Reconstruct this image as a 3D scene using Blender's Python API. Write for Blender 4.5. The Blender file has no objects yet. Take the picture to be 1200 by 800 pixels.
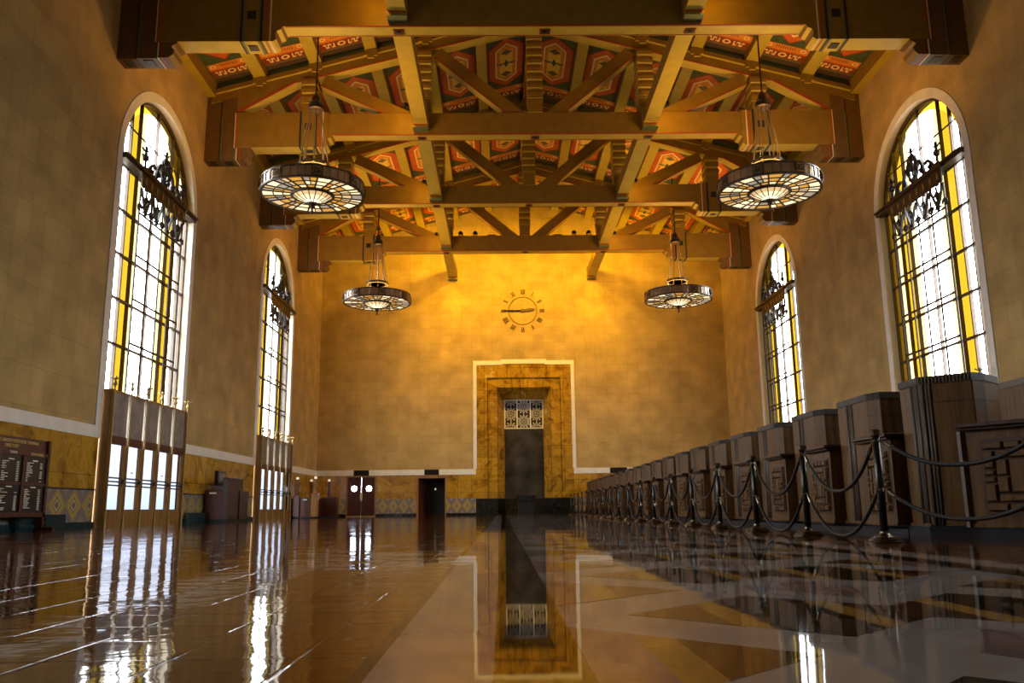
import bpy, bmesh, math, random
from mathutils import Vector, Matrix
random.seed(7)
sc = bpy.context.scene
COL = sc.collection
PI = math.pi

# ------------------------------------------------------------------ camera
F, PITCH, YAW, ROLL, CX, CH = 991.4997, 0.1951, 0.0141, 0.0120, -1.3680, 0.3524
cp, sp, cy, sy, cr, sr = math.cos(PITCH), math.sin(PITCH), math.cos(YAW), math.sin(YAW), math.cos(ROLL), math.sin(ROLL)
X0 = Vector((cy, -sy, 0)); U0 = Vector((-sp*sy, -sp*cy, cp)); F0 = Vector((sy*cp, cy*cp, sp))
RT = X0*cr - U0*sr; UP = X0*sr + U0*cr
cam = bpy.data.cameras.new('camera'); camo = bpy.data.objects.new('camera', cam); COL.objects.link(camo)
M = Matrix((( RT.x, UP.x, -F0.x, CX), (RT.y, UP.y, -F0.y, 0), (RT.z, UP.z, -F0.z, CH), (0, 0, 0, 1)))
camo.matrix_world = M
cam.sensor_width = 36; cam.sensor_fit = 'HORIZONTAL'; cam.lens = F*36/1200; cam.clip_end = 300; cam.clip_start = 0.02
sc.camera = camo

# ------------------------------------------------------------------ room numbers
HW = 12.1            # half width
BY = 49.73           # back wall
TY = [21.907, 29.02, 36.17, 43.333]   # truss fronts
TD = 0.56            # truss depth
WY = [11.2, 25.58, 40.03]             # window centres
ZS = 10.37           # spring line
RI, RO, AK = 2.82, 3.13, 0.965        # arch inner/outer radius, height factor
def roof(x): return 19.16 - .272*abs(x)

# ------------------------------------------------------------------ materials
def nodes(m):
    m.use_nodes = True
    return m.node_tree.nodes, m.node_tree.links
def mat(name, col, rough=.6, metal=0., spec=.5, noise=0., nscale=4., bump=0., bscale=30., emit=None, es=0., coat=0.):
    m = bpy.data.materials.new(name); n, l = nodes(m); b = n['Principled BSDF']
    b.inputs['Base Color'].default_value = (*col, 1); b.inputs['Roughness'].default_value = rough
    b.inputs['Metallic'].default_value = metal; b.inputs['Specular IOR Level'].default_value = spec
    b.inputs['Coat Weight'].default_value = coat
    tc = n.new('ShaderNodeTexCoord')
    if noise:
        t = n.new('ShaderNodeTexNoise'); t.inputs['Scale'].default_value = nscale; t.inputs['Detail'].default_value = 5
        l.new(tc.outputs['Object'], t.inputs['Vector'])
        r = n.new('ShaderNodeValToRGB'); e = r.color_ramp.elements
        e[0].position = .3; e[1].position = .72
        e[0].color = (*[c*(1-noise) for c in col], 1); e[1].color = (*[min(1, c*(1+noise)) for c in col], 1)
        l.new(t.outputs['Fac'], r.inputs['Fac']); l.new(r.outputs['Color'], b.inputs['Base Color'])
    if bump:
        t2 = n.new('ShaderNodeTexNoise'); t2.inputs['Scale'].default_value = bscale
        l.new(tc.outputs['Object'], t2.inputs['Vector'])
        bp = n.new('ShaderNodeBump'); bp.inputs['Strength'].default_value = bump; bp.inputs['Distance'].default_value = .02
        l.new(t2.outputs['Fac'], bp.inputs['Height']); l.new(bp.outputs['Normal'], b.inputs['Normal'])
    if emit:
        b.inputs['Emission Color'].default_value = (*emit, 1); b.inputs['Emission Strength'].default_value = es
    return m

def wood(name, c1, c2, axis='z', scale=1., rough=.35, spec=.5):
    m = bpy.data.materials.new(name); n, l = nodes(m); b = n['Principled BSDF']; b.inputs['Roughness'].default_value = rough; b.inputs['Specular IOR Level'].default_value = spec
    tc = n.new('ShaderNodeTexCoord'); mp = n.new('ShaderNodeMapping')
    s = {'x': (.6, 9, 9), 'y': (9, .6, 9), 'z': (9, 9, .6)}[axis]
    mp.inputs['Scale'].default_value = tuple(v*scale for v in s); l.new(tc.outputs['Object'], mp.inputs['Vector'])
    t = n.new('ShaderNodeTexNoise'); t.inputs['Scale'].default_value = 1.6; t.inputs['Detail'].default_value = 6; t.inputs['Distortion'].default_value = .4
    l.new(mp.outputs['Vector'], t.inputs['Vector'])
    r = n.new('ShaderNodeValToRGB'); e = r.color_ramp.elements; e[0].position = .3; e[1].position = .7
    e[0].color = (*c1, 1); e[1].color = (*c2, 1); l.new(t.outputs['Fac'], r.inputs['Fac']); l.new(r.outputs['Color'], b.inputs['Base Color'])
    return m

def wall_mat(name, axis, c1, c2, mortar, bw=.92, bh=.46):
    """acoustic tile wall: blocks of slightly different tan"""
    m = bpy.data.materials.new(name); n, l = nodes(m); b = n['Principled BSDF']; b.inputs['Roughness'].default_value = .8
    b.inputs['Specular IOR Level'].default_value = .2
    tc = n.new('ShaderNodeTexCoord'); sx = n.new('ShaderNodeSeparateXYZ'); l.new(tc.outputs['Object'], sx.inputs[0])
    cb = n.new('ShaderNodeCombineXYZ')
    l.new(sx.outputs['X' if axis == 'x' else 'Y'], cb.inputs[0]); l.new(sx.outputs['Z'], cb.inputs[1])
    br = n.new('ShaderNodeTexBrick'); br.offset = 0; br.inputs['Scale'].default_value = 1; br.inputs['Brick Width'].default_value = bw; br.inputs['Row Height'].default_value = bh
    br.inputs['Mortar Size'].default_value = .006; br.inputs['Mortar Smooth'].default_value = .3; br.inputs['Bias'].default_value = 0
    br.inputs['Color1'].default_value = (*c1, 1); br.inputs['Color2'].default_value = (*c2, 1); br.inputs['Mortar'].default_value = (*mortar, 1)
    l.new(cb.outputs[0], br.inputs['Vector'])
    t = n.new('ShaderNodeTexNoise'); t.inputs['Scale'].default_value = .9; t.inputs['Detail'].default_value = 6; l.new(cb.outputs[0], t.inputs['Vector'])
    t2 = n.new('ShaderNodeTexNoise'); t2.inputs['Scale'].default_value = 25; t2.inputs['Detail'].default_value = 3; l.new(cb.outputs[0], t2.inputs['Vector'])
    mr = n.new('ShaderNodeMapRange'); mr.inputs[1].default_value = .3; mr.inputs[2].default_value = .75; mr.inputs[3].default_value = .72; mr.inputs[4].default_value = 1.12
    l.new(t.outputs['Fac'], mr.inputs[0])
    mr2 = n.new('ShaderNodeMapRange'); mr2.inputs[1].default_value = .3; mr2.inputs[2].default_value = .7; mr2.inputs[3].default_value = .86; mr2.inputs[4].default_value = 1.1
    l.new(t2.outputs['Fac'], mr2.inputs[0])
    mu = n.new('ShaderNodeMath'); mu.operation = 'MULTIPLY'; l.new(mr.outputs[0], mu.inputs[0]); l.new(mr2.outputs[0], mu.inputs[1])
    mx = n.new('ShaderNodeVectorMath'); mx.operation = 'SCALE'; l.new(br.outputs['Color'], mx.inputs[0]); l.new(mu.outputs[0], mx.inputs['Scale'])
    l.new(mx.outputs[0], b.inputs['Base Color'])
    bp = n.new('ShaderNodeBump'); bp.inputs['Strength'].default_value = .25; bp.inputs['Distance'].default_value = .02
    l.new(br.outputs['Fac'], bp.inputs['Height']); bp.invert = True; l.new(bp.outputs['Normal'], b.inputs['Normal'])
    return m

def marble(name, stops, scale=1.2, dist=4., rough=.2, blocks=None, axis='x'):
    m = bpy.data.materials.new(name); n, l = nodes(m); b = n['Principled BSDF']; b.inputs['Roughness'].default_value = rough
    tc = n.new('ShaderNodeTexCoord')
    t = n.new('ShaderNodeTexNoise'); t.inputs['Scale'].default_value = scale; t.inputs['Detail'].default_value = 8; t.inputs['Distortion'].default_value = dist*.35
    l.new(tc.outputs['Object'], t.inputs['Vector'])
    r = n.new('ShaderNodeValToRGB'); cr_ = r.color_ramp
    while len(cr_.elements) < len(stops): cr_.elements.new(.5)
    for e, (p, c) in zip(cr_.elements, stops): e.position = p; e.color = (*c, 1)
    l.new(t.outputs['Fac'], r.inputs['Fac'])
    out = r.outputs['Color']
    if blocks:
        sx = n.new('ShaderNodeSeparateXYZ'); l.new(tc.outputs['Object'], sx.inputs[0]); cb = n.new('ShaderNodeCombineXYZ')
        l.new(sx.outputs['X' if axis == 'x' else 'Y'], cb.inputs[0]); l.new(sx.outputs['Z'], cb.inputs[1])
        br = n.new('ShaderNodeTexBrick'); br.offset = 0; br.inputs['Scale'].default_value = 1
        br.inputs['Brick Width'].default_value = blocks[0]; br.inputs['Row Height'].default_value = blocks[1]; br.inputs['Mortar Size'].default_value = .008
        br.inputs['Color1'].default_value = (1, 1, 1, 1); br.inputs['Color2'].default_value = (.68, .68, .68, 1); br.inputs['Mortar'].default_value = (.25, .25, .25, 1)
        l.new(cb.outputs[0], br.inputs['Vector'])
        mx = n.new('ShaderNodeVectorMath'); mx.operation = 'MULTIPLY'; l.new(out, mx.inputs[0]); l.new(br.outputs['Color'], mx.inputs[1]); out = mx.outputs[0]
    l.new(out, b.inputs['Base Color'])
    return m

def diamond_mat(name, axis, p=.61, zc=.565, hh=.415):
    """glazed tile dado: concentric stepped diamonds on mauve grey"""
    m = bpy.data.materials.new(name); n, l = nodes(m); b = n['Principled BSDF']; b.inputs['Roughness'].default_value = .3
    tc = n.new('ShaderNodeTexCoord'); sx = n.new('ShaderNodeSeparateXYZ'); l.new(tc.outputs['Object'], sx.inputs[0])
    def mth(op, a, c=None):
        k = n.new('ShaderNodeMath'); k.operation = op
        for i, v in enumerate((a, c)):
            if v is None: continue
            if isinstance(v, (int, float)): k.inputs[i].default_value = v
            else: l.new(v, k.inputs[i])
        return k.outputs[0]
    u = mth('DIVIDE', sx.outputs['X' if axis == 'x' else 'Y'], p)
    u = mth('ABSOLUTE', mth('SUBTRACT', mth('FRACT', u), .5)); u = mth('MULTIPLY', u, 2.)
    v = mth('ABSOLUTE', mth('DIVIDE', mth('SUBTRACT', sx.outputs['Z'], zc), hh))
    # stepped edge
    us = mth('DIVIDE', mth('FLOOR', mth('MULTIPLY', u, 14.)), 14.); vs = mth('DIVIDE', mth('FLOOR', mth('MULTIPLY', v, 14.)), 14.)
    d = mth('ADD', us, vs)
    r = n.new('ShaderNodeValToRGB'); r.color_ramp.interpolation = 'CONSTANT'; cr_ = r.color_ramp
    st = [(0, (.10, .06, .05)), (.09, (.45, .38, .22)), (.16, (.11, .08, .08)), (.24, (.42, .29, .05)), (.33, (.14, .11, .05)), (.38, (.38, .26, .04)), (.46, (.15, .12, .12)),
          (.72, (.20, .17, .15)), (.86, (.42, .38, .28)), (.92, (.14, .11, .11))]
    while len(cr_.elements) < len(st): cr_.elements.new(.5)
    for e, (q, c) in zip(cr_.elements, st): e.position = q; e.color = (*c, 1)
    l.new(mth('MULTIPLY', d, .5), r.inputs['Fac']); l.new(r.outputs['Color'], b.inputs['Base Color'])
    return m

def glass(name, col):
    m = bpy.data.materials.new(name); n, l = nodes(m); n.remove(n['Principled BSDF'])
    t = n.new('ShaderNodeBsdfTransparent'); t.inputs['Color'].default_value = (*col, 1)
    g = n.new('ShaderNodeBsdfGlossy'); g.inputs['Roughness'].default_value = .08
    mx = n.new('ShaderNodeMixShader'); mx.inputs[0].default_value = .05
    l.new(t.outputs[0], mx.inputs[1]); l.new(g.outputs[0], mx.inputs[2]); l.new(mx.outputs[0], n['Material Output'].inputs[0])
    return m

def floor_tile_mat(name):
    m = bpy.data.materials.new(name); n, l = nodes(m); b = n['Principled BSDF']
    b.inputs['Roughness'].default_value = .05; b.inputs['Specular IOR Level'].default_value = .26
    tc = n.new('ShaderNodeTexCoord')
    br = n.new('ShaderNodeTexBrick'); br.offset = 0; br.inputs['Scale'].default_value = 1
    br.inputs['Brick Width'].default_value = .312; br.inputs['Row Height'].default_value = .312; br.inputs['Mortar Size'].default_value = .009; br.inputs['Mortar Smooth'].default_value = .7
    br.inputs['Color1'].default_value = (.085, .024, .007, 1); br.inputs['Color2'].default_value = (.048, .014, .0045, 1); br.inputs['Mortar'].default_value = (.035, .022, .015, 1)
    l.new(tc.outputs['Object'], br.inputs['Vector'])
    t = n.new('ShaderNodeTexNoise'); t.inputs['Scale'].default_value = 7; t.inputs['Detail'].default_value = 4; l.new(tc.outputs['Object'], t.inputs['Vector'])
    mr = n.new('ShaderNodeMapRange'); mr.inputs[1].default_value = .3; mr.inputs[2].default_value = .7; mr.inputs[3].default_value = .7; mr.inputs[4].default_value = 1.3
    l.new(t.outputs['Fac'], mr.inputs[0])
    mx = n.new('ShaderNodeVectorMath'); mx.operation = 'SCALE'; l.new(br.outputs['Color'], mx.inputs[0]); l.new(mr.outputs[0], mx.inputs['Scale'])
    l.new(mx.outputs[0], b.inputs['Base Color'])
    # each hand made tile sits at its own very small tilt
    dv = n.new('ShaderNodeVectorMath'); dv.operation = 'SCALE'; dv.inputs['Scale'].default_value = 1/.312; l.new(tc.outputs['Object'], dv.inputs[0])
    fl = n.new('ShaderNodeVectorMath'); fl.operation = 'FLOOR'; l.new(dv.outputs[0], fl.inputs[0])
    wn = n.new('ShaderNodeTexWhiteNoise'); l.new(fl.outputs[0], wn.inputs[0])
    sb = n.new('ShaderNodeVectorMath'); sb.operation = 'SUBTRACT'; sb.inputs[1].default_value = (.5, .5, .5); l.new(wn.outputs['Color'], sb.inputs[0])
    ms = n.new('ShaderNodeVectorMath'); ms.operation = 'MULTIPLY'; ms.inputs[1].default_value = (.010, .010, 0); l.new(sb.outputs[0], ms.inputs[0])
    # bump: recessed joints + slow waviness of hand made tiles
    t2 = n.new('ShaderNodeTexNoise'); t2.inputs['Scale'].default_value = 7; t2.inputs['Detail'].default_value = 2; l.new(tc.outputs['Object'], t2.inputs['Vector'])
    ml = n.new('ShaderNodeMath'); ml.operation = 'MULTIPLY'; ml.inputs[1].default_value = .05; l.new(t2.outputs['Fac'], ml.inputs[0])
    m3 = n.new('ShaderNodeMath'); m3.operation = 'MULTIPLY'; m3.inputs[1].default_value = -.045
    t4 = n.new('ShaderNodeTexNoise'); t4.inputs['Scale'].default_value = 1.7; l.new(tc.outputs['Object'], t4.inputs['Vector'])
    m4 = n.new('ShaderNodeMapRange'); m4.inputs[1].default_value = .40; m4.inputs[2].default_value = .62; m4.inputs[3].default_value = .12; m4.inputs[4].default_value = 1.3; l.new(t4.outputs['Fac'], m4.inputs[0])
    m5 = n.new('ShaderNodeMath'); m5.operation = 'MULTIPLY'; l.new(br.outputs['Fac'], m5.inputs[0]); l.new(m4.outputs[0], m5.inputs[1]); l.new(m5.outputs[0], m3.inputs[0])
    ad = n.new('ShaderNodeMath'); ad.operation = 'ADD'; l.new(ml.outputs[0], ad.inputs[0]); l.new(m3.outputs[0], ad.inputs[1])
    bp = n.new('ShaderNodeBump'); bp.inputs['Strength'].default_value = .55; bp.inputs['Distance'].default_value = .05
    l.new(ad.outputs[0], bp.inputs['Height'])
    av = n.new('ShaderNodeVectorMath'); av.operation = 'ADD'; l.new(bp.outputs['Normal'], av.inputs[0]); l.new(ms.outputs[0], av.inputs[1])
    nz = n.new('ShaderNodeVectorMath'); nz.operation = 'NORMALIZE'; l.new(av.outputs[0], nz.inputs[0]); l.new(nz.outputs[0], b.inputs['Normal'])
    return m
def stone_floor(name, c, var=.3, scale=5., veins=False):
    m = bpy.data.materials.new(name); n, l = nodes(m); b = n['Principled BSDF']
    b.inputs['Roughness'].default_value = .03; b.inputs['Specular IOR Level'].default_value = .10
    tc = n.new('ShaderNodeTexCoord'); t = n.new('ShaderNodeTexNoise'); t.inputs['Scale'].default_value = scale; t.inputs['Detail'].default_value = 7
    t.inputs['Distortion'].default_value = 1.5 if veins else .3
    l.new(tc.outputs['Object'], t.inputs['Vector'])
    r = n.new('ShaderNodeValToRGB'); e = r.color_ramp.elements; e[0].position = .3; e[1].position = .72
    e[0].color = (*[x*(1-var) for x in c], 1); e[1].color = (*[x*(1+var) for x in c], 1)
    l.new(t.outputs['Fac'], r.inputs['Fac']); l.new(r.outputs['Color'], b.inputs['Base Color'])
    t2 = n.new('ShaderNodeTexNoise'); t2.inputs['Scale'].default_value = 1.3; l.new(tc.outputs['Object'], t2.inputs['Vector'])
    bp = n.new('ShaderNodeBump'); bp.inputs['Strength'].default_value = .08; bp.inputs['Distance'].default_value = .02
    l.new(t2.outputs['Fac'], bp.inputs['Height']); l.new(bp.outputs['Normal'], b.inputs['Normal'])
    return m

TAN1, TAN2, TANM = (.475, .315, .118), (.415, .273, .10), (.30, .19, .07)
MT = {}
MT['wall_side'] = wall_mat('acoustic_tile_side', 'y', TAN1, TAN2, TANM, .62, .92)
MT['wall_back'] = wall_mat('acoustic_tile_back', 'x', TAN1, TAN2, TANM, .62, .46)
AMB = [(.25, (.13, .05, .003)), (.42, (.32, .155, .008)), (.52, (.46, .25, .016)), (.60, (.36, .175, .01)), (.75, (.60, .40, .09))]
MT['amber_x'] = marble('amber_marble', AMB, 1.1, 5, .22, (.78, .66), 'x')
MT['amber_y'] = marble('amber_marble_side', AMB, 1.1, 5, .22, (.78, 1.35), 'y')
MT['diam_x'] = diamond_mat('diamond_tile', 'x')
MT['diam_y'] = diamond_mat('diamond_tile_side', 'y', .82)
MT['white_trim'] = mat('pale_limestone', (.66, .61, .52), .6, noise=.08, nscale=3)
MT['black_marble'] = mat('black_marble', (.012, .013, .014), .12, noise=.5, nscale=6)
MT['teal_marble'] = mat('teal_black_marble', (.012, .028, .033), .15, noise=.6, nscale=5)
MT['cream'] = mat('cream_plaster', (.60, .50, .33), .6)
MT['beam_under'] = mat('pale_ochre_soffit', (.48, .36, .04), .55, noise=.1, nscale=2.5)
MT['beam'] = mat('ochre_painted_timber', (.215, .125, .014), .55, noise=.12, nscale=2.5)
MT['beam_dark'] = mat('brown_painted_timber', (.13, .07, .024), .55, noise=.15, nscale=2.5)
MT['beam_red'] = mat('red_paint_line', (.34, .05, .012), .5)
MT['beam_green'] = mat('green_paint_line', (.10, .14, .065), .5)
MT['beam_cream'] = mat('cream_paint_line', (.62, .52, .34), .5)
MT['beam_black'] = mat('dark_paint_line', (.02, .014, .010), .5)
MT['c_green'] = mat('ceiling_green', (.06, .09, .035), .7, noise=.2)
MT['c_red'] = mat('ceiling_red', (.62, .12, .014), .7, noise=.12)
MT['c_dred'] = mat('ceiling_dark_red', (.26, .042, .009), .7, noise=.15)
MT['c_orange'] = mat('ceiling_orange', (.76, .27, .025), .7, noise=.1)
MT['c_yellow'] = mat('ceiling_yellow', (.86, .58, .06), .7)
MT['c_white'] = mat('ceiling_cream', (.90, .70, .28), .7)
MT['c_brown'] = mat('ceiling_brown', (.085, .045, .025), .7, noise=.2)
MT['c_olive'] = mat('ceiling_olive', (.17, .13, .05), .7)
MT['bronze'] = mat('dark_bronze', (.06, .038, .022), .4, metal=.4, noise=.2, nscale=8)
MT['iron'] = mat('black_iron', (.02, .017, .015), .45, metal=.5)
MT['brass'] = mat('brass', (.55, .38, .12), .28, metal=.9)
MT['gold'] = mat('gilded_bronze', (.34, .23, .06), .5, metal=.3)
MT['steel'] = mat('polished_nickel', (.62, .55, .46), .22, metal=.9)
MT['glass_w'] = glass('clear_glass', (.95, .96, .97))
MT['glass_y'] = glass('yellow_cathedral_glass', (.052, .031, .0014))
MT['glass_yb'] = glass('amber_border_glass', (.08, .05, .003))
MT['glass_c'] = glass('cream_glass', (.09, .07, .033))
MT['glass_b'] = glass('door_glass', (.070, .070, .077))
MT['slate'] = mat('grey_slate_panel', (.17, .145, .13), .5, noise=.35, nscale=3)
MT['jamb'] = wood('varnished_oak', (.13, .058, .012), (.29, .14, .032), 'z', 1, .35)
MT['door_wood'] = wood('mahogany', (.035, .009, .005), (.085, .022, .010), 'z', 1, .42, .25)
MT['walnut'] = wood('walnut', (.062, .028, .009), (.135, .066, .021), 'z', 1.3, .45, .16)
MT['walnut_top'] = wood('dark_walnut', (.030, .013, .008), (.065, .028, .016), 'y', 1.3, .42, .25)
MT['crown'] = mat('fluted_grey_wood', (.080, .060, .048), .45, spec=.25, noise=.1)
MT['plinth'] = mat('slate_plinth', (.007, .008, .010), .5, spec=.2, noise=.4, nscale=4)
MT['rope'] = mat('black_rope', (.008, .0065, .006), .5, spec=.25, bump=.3, bscale=90)
MT['post'] = mat('gunmetal', (.035, .034, .030), .3, metal=.8)
MT['ant_gold'] = mat('antique_gold', (.13, .10, .06), .25, metal=.9)
MT['lead'] = mat('lead_came', (.03, .022, .015), .5, metal=.3)
MT['lamp_w'] = mat('lit_milk_glass', (.8, .7, .5), .4, emit=(1, .80, .47), es=1.25)
MT['lamp_c'] = mat('lit_cream_glass', (.7, .55, .35), .4, emit=(1, .66, .30), es=.75)
MT['lamp_a'] = mat('lit_amber_glass', (.7, .4, .1), .4, emit=(1, .47, .07), es=.62)
MT['lamp_g'] = mat('lit_grey_glass', (.5, .47, .42), .4, emit=(1, .80, .58), es=.30)
MT['lamp_core'] = mat('lit_core_glass', (.9, .8, .6), .4, emit=(1, .86, .58), es=3.2)
MT['globe'] = mat('opal_globe', (.8, .72, .6), .3, emit=(1, .82, .58), es=.55)
MT['board'] = mat('black_letter_board', (.012, .015, .018), .25)
MT['boardframe'] = mat('oxblood_frame', (.055, .012, .010), .3)
MT['lettering'] = mat('white_lettering', (.62, .58, .48), .6)
MT['letter_y'] = mat('yellow_lettering', (.70, .50, .16), .6)
MT['clock'] = mat('clock_bronze', (.10, .045, .008), .5)
MT['dark'] = mat('recess_shade', (.02, .012, .008), .8)  # near-black puts the shade of vents, recesses and doorway into the colour
MT['steel_door'] = mat('smoked_steel', (.030, .026, .021), .5, spec=.15, noise=.8, nscale=1.1)
MT['dark_stone'] = mat('dark_grey_stone', (.010, .009, .008), .4, noise=.3)
MT['label'] = mat('paper_label', (.7, .68, .6), .7)
MT['tile'] = floor_tile_mat('terracotta_tile')
MT['grout'] = stone_floor('border_tile', (.04, .035, .03), .4, 8)
MT['f_tan'] = stone_floor('rose_travertine', (.27, .198, .160), .18, 4)
MT['f_black'] = stone_floor('black_floor_marble', (.018, .014, .009), .9, 3, True)
MT['f_light'] = stone_floor('grey_travertine', (.245, .208, .190), .15, 3)
MT['f_pink'] = stone_floor('rose_marble', (.17, .108, .097), .2, 4)
MT['f_gold'] = stone_floor('gold_marble', (.29, .155, .032), .3, 5)
MT['f_brown'] = stone_floor('brown_vein_marble', (.055, .028, .015), .5, 6, True)

# ------------------------------------------------------------------ mesh helper
class MB:
    def __init__(s): s.v = []; s.f = []; s.m = []
    def add(s, vs, fs, mi=0):
        o = len(s.v); s.v += [tuple(p) for p in vs]; s.f += [tuple(i+o for i in q) for q in fs]; s.m += [mi]*len(fs)
        return s
    def box(s, x0, x1, y0, y1, z0, z1, mi=0):
        if x0 > x1: x0, x1 = x1, x0
        if y0 > y1: y0, y1 = y1, y0
        if z0 > z1: z0, z1 = z1, z0
        vs = [(x0,y0,z0),(x1,y0,z0),(x1,y1,z0),(x0,y1,z0),(x0,y0,z1),(x1,y0,z1),(x1,y1,z1),(x0,y1,z1)]
        return s.add(vs, [(0,3,2,1),(4,5,6,7),(0,1,5,4),(1,2,6,5),(2,3,7,6),(3,0,4,7)], mi)
    def prism(s, prof, axis, a, b, mi=0):
        """prof: 2D polygon; axis: extrude direction; other axes in order xyz"""
        def P(p, t):
            return (t, p[0], p[1]) if axis == 'x' else (p[0], t, p[1]) if axis == 'y' else (p[0], p[1], t)
        k = len(prof); vs = [P(p, a) for p in prof] + [P(p, b) for p in prof]
        fs = [tuple(range(k)), tuple(range(2*k-1, k-1, -1))] + [(i, k+i, k+(i+1) % k, (i+1) % k) for i in range(k)]
        return s.add(vs, fs, mi)
    def quad(s, a, b, c, d, mi=0): return s.add([a, b, c, d], [(0, 1, 2, 3)], mi)
    def poly(s, pts, mi=0): return s.add(pts, [tuple(range(len(pts)))], mi)
    def bar(s, p, q, w, h, mi=0, up=(0, 0, 1)):
        p, q = Vector(p), Vector(q); d = (q-p).normalized(); u = Vector(up)
        a = d.cross(u)
        if a.length < 1e-4: a = d.cross(Vector((1, 0, 0)))
        a.normalize(); b_ = a.cross(d).normalized(); a *= w/2; b_ *= h/2
        vs = [p-a-b_, p+a-b_, p+a+b_, p-a+b_, q-a-b_, q+a-b_, q+a+b_, q-a+b_]
        return s.add(vs, [(0,3,2,1),(4,5,6,7),(0,1,5,4),(1,2,6,5),(2,3,7,6),(3,0,4,7)], mi)
    def tube(s, pts, r, n=8, mi=0, closed=False):
        pts = [Vector(p) for p in pts]; k = len(pts); rings = []
        for i, p in enumerate(pts):
            a = pts[(i-1) % k] if (closed or i > 0) else p; c = pts[(i+1) % k] if (closed or i < k-1) else p
            d = (c-a).normalized(); u = Vector((0, 0, 1)) if abs(d.z) < .95 else Vector((1, 0, 0))
            e1 = d.cross(u).normalized(); e2 = e1.cross(d).normalized(); rr = r[i] if isinstance(r, (list, tuple)) else r
            rings.append([p + e1*math.cos(2*PI*j/n)*rr + e2*math.sin(2*PI*j/n)*rr for j in range(n)])
        vs = [v for g in rings for v in g]; fs = []
        for i in range(k if closed else k-1):
            for j in range(n):
                a, b_ = i*n+j, i*n+(j+1) % n; c, d = ((i+1) % k)*n+(j+1) % n, ((i+1) % k)*n+j
                fs.append((a, b_, c, d))
        if not closed: fs += [tuple(range(n-1, -1, -1)), tuple(range((k-1)*n, k*n))]
        return s.add(vs, fs, mi)
    def lathe(s, c, prof, n=16, mi=0):
        """prof [(r,z)] around vertical axis through c"""
        vs = []; k = len(prof)
        for r, z in prof:
            for j in range(n): vs.append((c[0]+r*math.cos(2*PI*j/n), c[1]+r*math.sin(2*PI*j/n), c[2]+z))
        fs = [(i*n+j, i*n+(j+1) % n, (i+1)*n+(j+1) % n, (i+1)*n+j) for i in range(k-1) for j in range(n)]
        if prof[0][0] > 1e-4: fs.append(tuple(range(n-1, -1, -1)))
        if prof[-1][0] > 1e-4: fs.append(tuple(range((k-1)*n, k*n)))
        return s.add(vs, fs, mi)
    def build(s, name, mats, parent=None, smooth=False, bevel=0., loc=None):
        me = bpy.data.meshes.new(name)
        o_ = Vector(loc) if loc is not None else Vector((0, 0, 0))
        me.from_pydata([tuple(Vector(p)-o_) for p in s.v], [], s.f)
        if not isinstance(mats, (list, tuple)): mats = [mats]
        for m_ in mats: me.materials.append(MT[m_] if isinstance(m_, str) else m_)
        me.polygons.foreach_set('material_index', s.m)
        bm = bmesh.new(); bm.from_mesh(me); bmesh.ops.recalc_face_normals(bm, faces=bm.faces); bm.to_mesh(me); bm.free()
        if 'beam' in mats:      # downward faces of the timbers take a lighter ochre than their sides
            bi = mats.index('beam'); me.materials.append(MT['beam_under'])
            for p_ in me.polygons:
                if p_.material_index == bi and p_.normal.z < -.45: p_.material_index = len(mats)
        if smooth: me.polygons.foreach_set('use_smooth', [True]*len(me.polygons))
        me.update()
        ob = bpy.data.objects.new(name, me); COL.objects.link(ob)
        if loc is not None: ob.location = loc
        if parent: ob.parent = parent
        if bevel:
            b = ob.modifiers.new('edge', 'BEVEL'); b.width = bevel; b.segments = 1; b.limit_method = 'ANGLE'; b.angle_limit = math.radians(40)
        return ob

def tag(o, label, cat, group=None):
    o['label'] = label; o['category'] = cat
    if group: o['group'] = group
    return o
def thing(name, label, cat, loc=(0, 0, 0), group=None, rz=0):
    o = bpy.data.objects.new(name, None); COL.objects.link(o); o.location = loc; o.rotation_euler[2] = rz
    return tag(o, label, cat, group)
def struct(o): o['kind'] = 'structure'; return o
def sroot(name, loc=(0, 0, 0)):
    o = bpy.data.objects.new(name, None); COL.objects.link(o); o.location = loc; return struct(o)
def copy_tree(o, parent=None):
    c = o.copy(); COL.objects.link(c)
    if parent: c.parent = parent
    for ch in list(o.children): copy_tree(ch, c)
    return c
ORD = ['first', 'second', 'third', 'fourth', 'fifth', 'sixth', 'seventh', 'eighth', 'ninth', 'tenth', 'eleventh', 'twelfth', 'thirteenth', 'fourteenth', 'fifteenth',
       'sixteenth', 'seventeenth', 'eighteenth', 'nineteenth', 'twentieth', 'twenty-first', 'twenty-second']
def text_mesh(txt, size, name, m, parent, origin, xdir, ydir, align='CENTER', depth=.004):
    cu = bpy.data.curves.new(name, 'FONT'); cu.body = txt; cu.size = size; cu.align_x = align; cu.align_y = 'CENTER'; cu.extrude = depth
    ob = bpy.data.objects.new(name, cu); COL.objects.link(ob)
    me = bpy.data.meshes.new_from_object(ob); bpy.data.objects.remove(ob); bpy.data.curves.remove(cu)
    x, y = Vector(xdir).normalized(), Vector(ydir).normalized(); z = x.cross(y)
    me.transform(Matrix(((x.x, y.x, z.x, origin[0]), (x.y, y.y, z.y, origin[1]), (x.z, y.z, z.z, origin[2]), (0, 0, 0, 1))))
    me.materials.clear(); me.materials.append(MT[m]); me.name = name
    o = bpy.data.objects.new(name, me); COL.objects.link(o)
    if parent: o.parent = parent
    return o

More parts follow.
